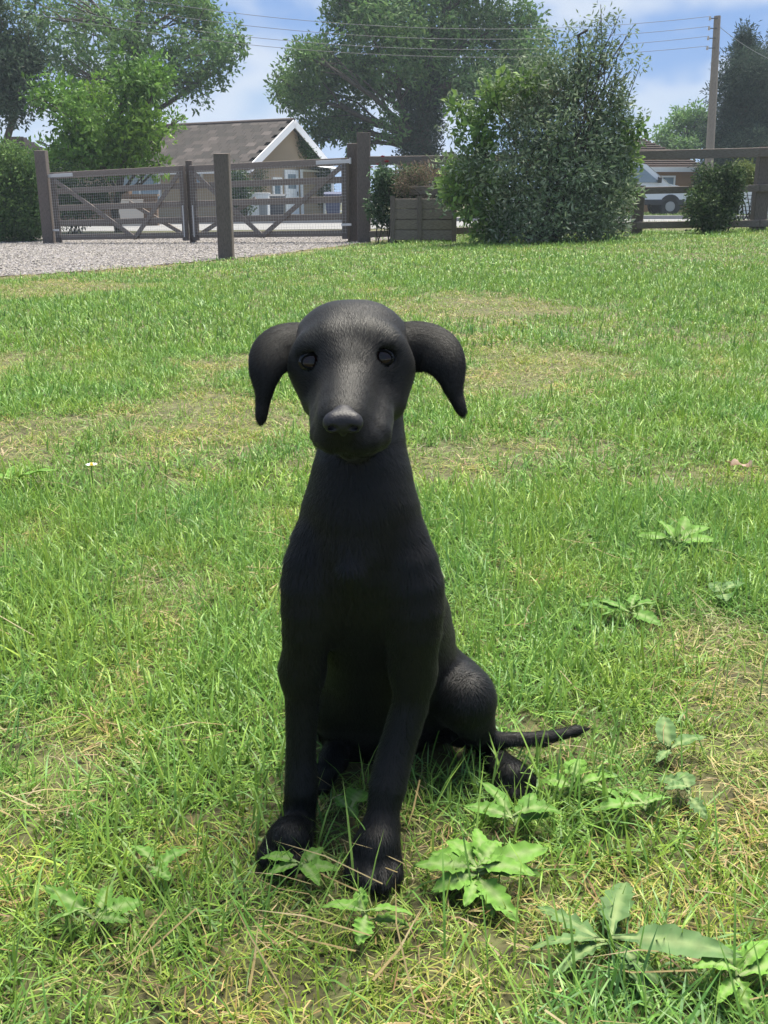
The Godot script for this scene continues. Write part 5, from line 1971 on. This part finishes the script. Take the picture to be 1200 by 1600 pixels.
func build_fur(dog: Node3D, base: Vector3, s: Solid, ears: Array) -> void:
	# small locks of short hair lying along the coat
	var lock := Shape.new()
	for k in 5:
		var o := Vector3(rf(-0.0032, 0.0032), 0.0, rf(-0.0035, 0.0035))
		var w := rf(0.0002, 0.00036)
		var l := rf(0.7, 1.15) * 0.0105
		var sway := rf(-0.0022, 0.0022)
		var lift := rf(0.0005, 0.0019)
		var p0 := o + Vector3(0, -0.0006, 0)
		var p1 := o + Vector3(sway * 0.4, lift * 0.75, l * 0.5)
		var p2 := o + Vector3(sway, lift, l)
		var x := Vector3(w, 0, 0)
		var col := Color(0.0066, 0.007, 0.0074) * rf(0.6, 1.5)
		col.a = 1.0
		var nn := Vector3(rf(-0.27, 0.27), 1, rf(-0.25, 0.15)).normalized()
		var q := lock.add(p0 - x, nn, col)
		lock.add(p0 + x, nn, col)
		lock.add(p1 - x * 0.8, nn, col)
		lock.add(p1 + x * 0.8, nn, col)
		lock.add(p2, nn, col)
		lock.ix.append_array([q, q + 1, q + 2, q + 1, q + 3, q + 2, q + 2, q + 3, q + 4])
	var xf := []
	var nose := at(536, 650, 0.84)
	var eyes := [eye_spots[0][0], eye_spots[1][0]]
	var chin := at(545, 715, 0.87).y
	for e in ears:      # the ears wear the same coat
		var at0 := s.verts.size()
		for i in e.v.size():
			s.verts.append(e.v[i] + base)
			s.norms.append(e.n[i])
		for i in e.ix:
			s.tris.append(i + at0)
	var first_ear := s.tris.size() - (ears[0] as Shape).ix.size() - (ears[1] as Shape).ix.size()
	for t in range(0, s.tris.size(), 3):
		var a := s.verts[s.tris[t]]
		var b := s.verts[s.tris[t + 1]]
		var c := s.verts[s.tris[t + 2]]
		var area := (b - a).cross(c - a).length() * 0.5
		var many := area * (430000.0 if a.y > 0.43 else 230000.0)
		var cnt := int(many) + (1 if rng.randf() < many - int(many) else 0)
		for k in cnt:
			var u := rng.randf()
			var v := rng.randf()
			if u + v > 1.0:
				u = 1.0 - u
				v = 1.0 - v
			var p := a + (b - a) * u + (c - a) * v
			var n := (s.norms[s.tris[t]] * (1 - u - v) + s.norms[s.tris[t + 1]] * u + s.norms[s.tris[t + 2]] * v).normalized()
			if p.distance_to(nose) < 0.014 or p.distance_to(eyes[0]) < 0.0104 or p.distance_to(eyes[1]) < 0.0104 or p.y < 0.004:
				continue
			var flow := Vector3(0, -1, -0.25)
			var size := rf(0.8, 1.25)
			if p.y > chin - 0.01 and p.z > -1.0 or p.y > 0.5:
				flow = (p - nose).normalized() + Vector3(0, 0.1, -0.5)
				size *= 0.36 + 0.3 * clampf((p - nose).length() / 0.12, 0.0, 1.0)
			elif p.y < 0.055 and p.x > 0.12 and p.z < -1.06:
				flow = Vector3(1, 0.1, 0.1)
				size *= 0.5
			else:
				size *= 0.75 + 0.4 * smoothstep(0.04, 0.25, p.y)
				flow = flow.lerp(Vector3(0, -0.6, 1), 1.0 - smoothstep(0.03, 0.08, p.y))
			if t >= first_ear:
				size = rf(0.28, 0.42)
				flow = Vector3(signf(p.x + 0.035) * 0.5, -1, 0)
			flow += rand_dir() * 0.22
			var z := (flow - n * flow.dot(n))
			if z.length() < 0.05:
				continue
			z = z.normalized()
			var x2 := n.cross(z)
			xf.append(Transform3D(Basis(x2 * size, n * size, z * size), p - base))
	var fur := scatter("fur", lock.mesh(), M.fur, xf, [], dog)
	fur.set_meta("kind", "stuff")
	fur.set_meta("label", "short black fur")


# ---------------- lawn weeds and litter ----------------
# one toothed leaf: a bent blade with a pale midrib, its margin cut into lobes
func weed_leaf(l: float, w: float, bend: float, rise: float, lobed: float, col: Color) -> ArrayMesh:
	var s := Shape.new()
	var n := 30
	var pale := Color(0.2, 0.26, 0.11)
	var phase := rf(0, 1)
	for k in n + 1:
		var f := float(k) / n
		var ang := rise - bend * f
		var p := Vector3(0, sin(ang) * f * l * 0.75 + 0.004, -cos(ang * 0.7) * f * l)
		var env := sin(PI * pow(f, 0.62)) * (0.35 + 0.65 * f) * 1.25
		if f < 0.22:
			env = 0.12 + f * 0.6
		var teeth := 1.0 - minf(lobed * 1.1 + 0.05, 0.7) * pow(fposmod(-f * 6.0 + phase, 1.0), 0.8) * (1.0 - smoothstep(0.8, 0.9, f))
		var hw := w * 0.5 * maxf(env * teeth, 0.04 if k < n else 0.0)
		var curl := 0.22 * hw + 0.1 * hw * sin(f * 17.0 + phase * 6.0)
		var c2 := tone(col, 0.06)
		s.add(p + Vector3(-hw, curl, rf(-0.0012, 0.0012)), Vector3.UP, c2)
		s.add(p + Vector3(-hw * 0.5, curl * 0.3 + 0.0014 * sin(f * 30.0), 0), Vector3.UP, tone(col, 0.07))
		s.add(p + Vector3(-0.0013 * (1.2 - f), 0.0008, 0), Vector3.UP, pale.lerp(col, f * 0.7))
		s.add(p + Vector3(0.0013 * (1.2 - f), 0.0008, 0), Vector3.UP, pale.lerp(col, f * 0.7))
		s.add(p + Vector3(hw * 0.5, curl * 0.3 - 0.0014 * sin(f * 30.0), 0), Vector3.UP, tone(col, 0.07))
		s.add(p + Vector3(hw, curl, rf(-0.0012, 0.0012)), Vector3.UP, c2)
	for k in n:
		for m in 5:
			var a := k * 6 + m
			s.ix.append_array([a, a + 6, a + 1, a + 1, a + 6, a + 7])
	s.smooth()
	return s.mesh()


func rosette(called: String, label: String, category: String, px: float, py: float, leaves: Array, col: Color, group := "") -> void:
	# leaves: [compass degrees (0 = away from the viewer, clockwise), length, width, rise, bend, lobing]
	var p := on_ground(px, py)
	var t := thing(called, label, category, p, group)
	for q in leaves:
		var m := weed_leaf(q[1] * rf(0.72, 0.95), q[2] * rf(0.74, 0.98), q[4], q[3], q[5], tone(col, 0.15))
		var o := part("leaf", m, M.weed, t)
		o.rotation.y = deg_to_rad(-float(q[0]) + rf(-16.0, 16.0))
		o.rotation.z = rf(-0.45, 0.45)
		o.rotation.x = rf(-0.12, 0.25)
		o.position.y = rf(0.012, 0.026)
	var c := Shape.new()
	c.tube([Vector3(0, -0.01, 0), Vector3(0, 0.012, 0)], [0.006, 0.004], 6, Color(0.2, 0.16, 0.09))
	part("root_crown", c.mesh(), M.weed, t)


func build_weeds() -> void:
	var g := Color(0.085, 0.185, 0.035)
	var pale := Color(0.09, 0.16, 0.06)
	var lime := Color(0.11, 0.225, 0.04)
	rosette("dandelion", "large dandelion rosette of broad toothed leaves beside bare dry thatch", "weed", 952, 1505, [[20, 0.1, 0.05, 0.45, 0.5, 0.25], [-5, 0.075, 0.04, 0.3, 0.4, 0.4], [-35, 0.1, 0.035, 0.2, 0.3, 0.6], [95, 0.12, 0.045, 0.35, 0.4, 0.15], [-95, 0.085, 0.04, 0.3, 0.5, 0.5], [-125, 0.07, 0.042, 0.25, 0.5, 0.5], [165, 0.075, 0.045, 0.2, 0.5, 0.45], [130, 0.06, 0.035, 0.4, 0.5, 0.4]], pale)
	rosette("dandelion", "bushy dandelion with bright upright leaves beside the dog's front paw", "weed", 745, 1395, [[-80, 0.065, 0.04, 0.7, 0.8, 0.25], [-120, 0.055, 0.038, 0.6, 0.8, 0.2], [-40, 0.06, 0.038, 0.9, 0.9, 0.2], [0, 0.06, 0.035, 1.0, 0.8, 0.2], [45, 0.06, 0.04, 0.8, 0.8, 0.25], [85, 0.075, 0.042, 0.6, 0.7, 0.2], [120, 0.07, 0.04, 0.5, 0.7, 0.2], [165, 0.06, 0.038, 0.5, 0.8, 0.3], [-160, 0.055, 0.035, 0.6, 0.8, 0.2], [20, 0.05, 0.034, 1.2, 0.9, 0.2], [-100, 0.08, 0.04, 0.35, 0.5, 0.3], [60, 0.085, 0.042, 0.45, 0.5, 0.2], [140, 0.08, 0.04, 0.3, 0.5, 0.3], [105, 0.05, 0.036, 0.9, 0.9, 0.15], [-65, 0.05, 0.036, 1.0, 0.9, 0.15]], lime)
	rosette("dandelion", "dandelion with long leaves leaning between hind paw and bushy dandelion", "weed", 800, 1310, [[-30, 0.085, 0.038, 0.9, 0.6, 0.15], [-60, 0.06, 0.03, 0.5, 0.5, 0.2], [75, 0.06, 0.045, 0.8, 0.9, 0.2], [20, 0.07, 0.035, 0.9, 0.6, 0.2], [100, 0.045, 0.035, 0.4, 0.6, 0.2]], g)
	rosette("dandelion", "small dandelion with five leaves just ahead of the front paws", "weed", 570, 1465, [[-70, 0.05, 0.03, 0.5, 0.7, 0.2], [75, 0.06, 0.032, 0.4, 0.5, 0.3], [100, 0.05, 0.03, 0.3, 0.5, 0.3], [-10, 0.045, 0.028, 0.9, 0.8, 0.15], [-170, 0.04, 0.04, 0.2, 0.4, 0.3]], lime)
	rosette("broad_weed", "low weed with pale rounded leaves tucked between the front paws", "weed", 470, 1385, [[-80, 0.055, 0.03, 0.5, 0.6, 0.1], [80, 0.05, 0.028, 0.5, 0.7, 0.1], [30, 0.045, 0.03, 0.7, 0.7, 0.1], [-110, 0.045, 0.03, 0.3, 0.6, 0.2], [150, 0.04, 0.025, 0.3, 0.6, 0.1]], lime)
	rosette("broad_weed", "single pale leaved weed in the gap behind the front paws", "weed", 548, 1290, [[30, 0.05, 0.04, 0.4, 0.5, 0.05], [-40, 0.035, 0.03, 0.5, 0.5, 0.05], [160, 0.03, 0.025, 0.3, 0.5, 0.05]], g)
	rosette("dandelion", "dandelion with pointed leaves lying flat beyond the hind paw", "weed", 1005, 1290, [[-75, 0.1, 0.04, 0.3, 0.2, 0.2], [-100, 0.07, 0.035, 0.25, 0.3, 0.3], [70, 0.05, 0.03, 0.4, 0.5, 0.3], [30, 0.05, 0.035, 0.7, 0.7, 0.2], [-30, 0.045, 0.03, 0.6, 0.6, 0.2]], g)
	rosette("dandelion", "dandelion with crumpled grey green leaves amid dry thatch", "weed", 1075, 1265, [[0, 0.055, 0.036, 0.8, 0.8, 0.1], [-40, 0.05, 0.03, 0.6, 0.8, 0.3], [170, 0.045, 0.03, 0.2, 0.4, 0.4], [-100, 0.04, 0.03, 0.3, 0.5, 0.3]], pale)
	rosette("dandelion", "dandelion with one pale upright leaf past the tail's tip", "weed", 1045, 1200, [[5, 0.065, 0.042, 0.9, 0.7, 0.05], [80, 0.06, 0.04, 0.5, 0.4, 0.1], [-70, 0.04, 0.035, 0.3, 0.5, 0.3], [-150, 0.045, 0.03, 0.2, 0.4, 0.4]], pale)
	rosette("dandelion", "pair of clustered bright toothed leaves in the corner of lawn beside the large rosette", "weed", 1150, 1560, [[-20, 0.05, 0.045, 0.8, 0.7, 0.15], [40, 0.08, 0.04, 0.6, 0.5, 0.1], [90, 0.08, 0.045, 0.4, 0.5, 0.1], [-80, 0.05, 0.035, 0.4, 0.6, 0.3], [170, 0.05, 0.03, 0.3, 0.5, 0.4], [-150, 0.045, 0.03, 0.4, 0.5, 0.3]], lime)
	rosette("dandelion", "dandelion with arching leaves upright beside the hind paw", "weed", 895, 1255, [[20, 0.05, 0.04, 1.0, 0.9, 0.1], [-60, 0.045, 0.035, 0.8, 0.8, 0.1], [85, 0.06, 0.03, 0.5, 0.5, 0.2]], lime)
	rosette("dandelion", "dandelion half hidden in long grass, away from the dog", "weed", 150, 1460, [[-70, 0.07, 0.035, 0.4, 0.4, 0.4], [60, 0.06, 0.04, 0.6, 0.6, 0.2], [10, 0.05, 0.03, 0.8, 0.8, 0.2], [120, 0.05, 0.03, 0.3, 0.4, 0.4], [-120, 0.05, 0.03, 0.3, 0.4, 0.4]], g)
	rosette("dandelion", "dandelion with a leaning leaf in tall grass by the dog's paws", "weed", 240, 1390, [[-40, 0.05, 0.035, 0.9, 0.7, 0.2], [50, 0.06, 0.035, 0.7, 0.6, 0.3], [130, 0.04, 0.03, 0.3, 0.5, 0.3]], g)
	rosette("dandelion", "spreading dandelion on the lawn level with the dog's chest", "weed", 985, 975, [[-80, 0.11, 0.045, 0.4, 0.4, 0.3], [-50, 0.08, 0.04, 0.5, 0.5, 0.3], [85, 0.1, 0.05, 0.4, 0.5, 0.2], [130, 0.07, 0.045, 0.3, 0.5, 0.2], [-120, 0.07, 0.04, 0.3, 0.5, 0.3], [20, 0.06, 0.03, 0.6, 0.6, 0.2]], g)
	rosette("dock_weed", "tuft of bright pointed weed leaves well behind the dog's shoulder", "weed", 1055, 865, [[-60, 0.1, 0.04, 0.8, 0.6, 0.1], [-20, 0.1, 0.04, 1.0, 0.6, 0.1], [30, 0.11, 0.045, 0.9, 0.6, 0.1], [70, 0.1, 0.045, 0.6, 0.6, 0.1], [110, 0.09, 0.04, 0.4, 0.6, 0.1], [-100, 0.09, 0.04, 0.4, 0.6, 0.1]], lime)
	rosette("broad_weed", "low round leaved weed in thin grass near the dock leaves", "weed", 1130, 945, [[-30, 0.05, 0.045, 0.3, 0.4, 0.05], [60, 0.045, 0.04, 0.3, 0.4, 0.05], [180, 0.04, 0.04, 0.2, 0.4, 0.05]], pale)
	rosette("broad_weed", "lone bright leaf weed in long grass far from the dog", "weed", 20, 765, [[80, 0.14, 0.06, 0.3, 0.3, 0.1], [-90, 0.12, 0.05, 0.3, 0.3, 0.1], [0, 0.08, 0.04, 0.6, 0.5, 0.1]], lime)


func build_small_things() -> void:
	# a dry leaf lying in the grass
	var p := on_ground(1155, 756)
	var t := thing("dry_leaf", "curled pinkish brown dry leaf lying on the grass", "leaf", p + Vector3(0, 0.045, 0))
	var s := Shape.new()
	for k in 9:
		var f := k / 8.0
		var hw := 0.016 * sin(PI * clampf(f * 0.9 + 0.08, 0, 1))
		s.add(Vector3(lerpf(-0.026, 0.026, f), 0.008 + 0.008 * sin(f * 7.0), -hw), Vector3.UP, Color(0.5, 0.37, 0.3))
		s.add(Vector3(lerpf(-0.026, 0.026, f), 0.004 * sin(f * 5.0), 0), Vector3.UP, Color(0.4, 0.28, 0.22))
		s.add(Vector3(lerpf(-0.026, 0.026, f), 0.01 + 0.007 * sin(f * 9.0), hw), Vector3.UP, Color(0.55, 0.42, 0.36))
	for k in 8:
		for m in 2:
			var a := k * 3 + m
			s.ix.append_array([a, a + 1, a + 3, a + 1, a + 4, a + 3])
	part("blade", s.mesh(true), M.leaf, t)
	var st := Shape.new()
	st.tube([Vector3(-0.026, 0.008, 0), Vector3(-0.042, 0.014, 0.006)], [0.0015, 0.001], 5, Color(0.25, 0.16, 0.1))
	part("stalk", st.mesh(), M.leaf, t)
	# daisies dotted over the far lawn
	for q in [[502, 413], [985, 420], [1004, 418], [815, 412], [862, 410], [882, 413], [1068, 418], [1036, 423], [770, 425], [145, 768], [690, 545]]:
		var dp := on_ground(q[0], q[1])
		var far := clampf(-dp.z / 12.0, 0.25, 1.0)
		var d := thing("daisy", "small white daisy dotted in the lawn", "flower", dp, "white daisies dotted over the lawn")
		var stem := Shape.new()
		stem.tube([Vector3.ZERO, Vector3(0.004, 0.06 + 0.02 * far, 0.004)], [0.0015, 0.0015], 5, Color(0.1, 0.18, 0.05))
		part("stem", stem.mesh(), M.leaf, d)
		var pet := Shape.new()
		var c := Vector3(0.004, 0.06 + 0.02 * far, 0.004)
		for k in 12:
			var a := TAU * k / 12.0
			var o := Vector3(cos(a), 0.25, sin(a)) * 0.014
			var sd := Vector3(-sin(a), 0, cos(a)) * 0.0035
			pet.face(c + o * 0.25, c + o * 0.7 + sd, c + o, c + o * 0.7 - sd, Vector3.UP, Color(0.78, 0.78, 0.76))
		part("petals", pet.mesh(true), M.petal, d)
		var ce := Shape.new()
		ce.tube([c + Vector3(0, 0.001, 0), c + Vector3(0, 0.006, 0)], [0.005, 0.003], 8, Color(0.6, 0.42, 0.03))
		part("centre", ce.mesh(), M.petal, d)
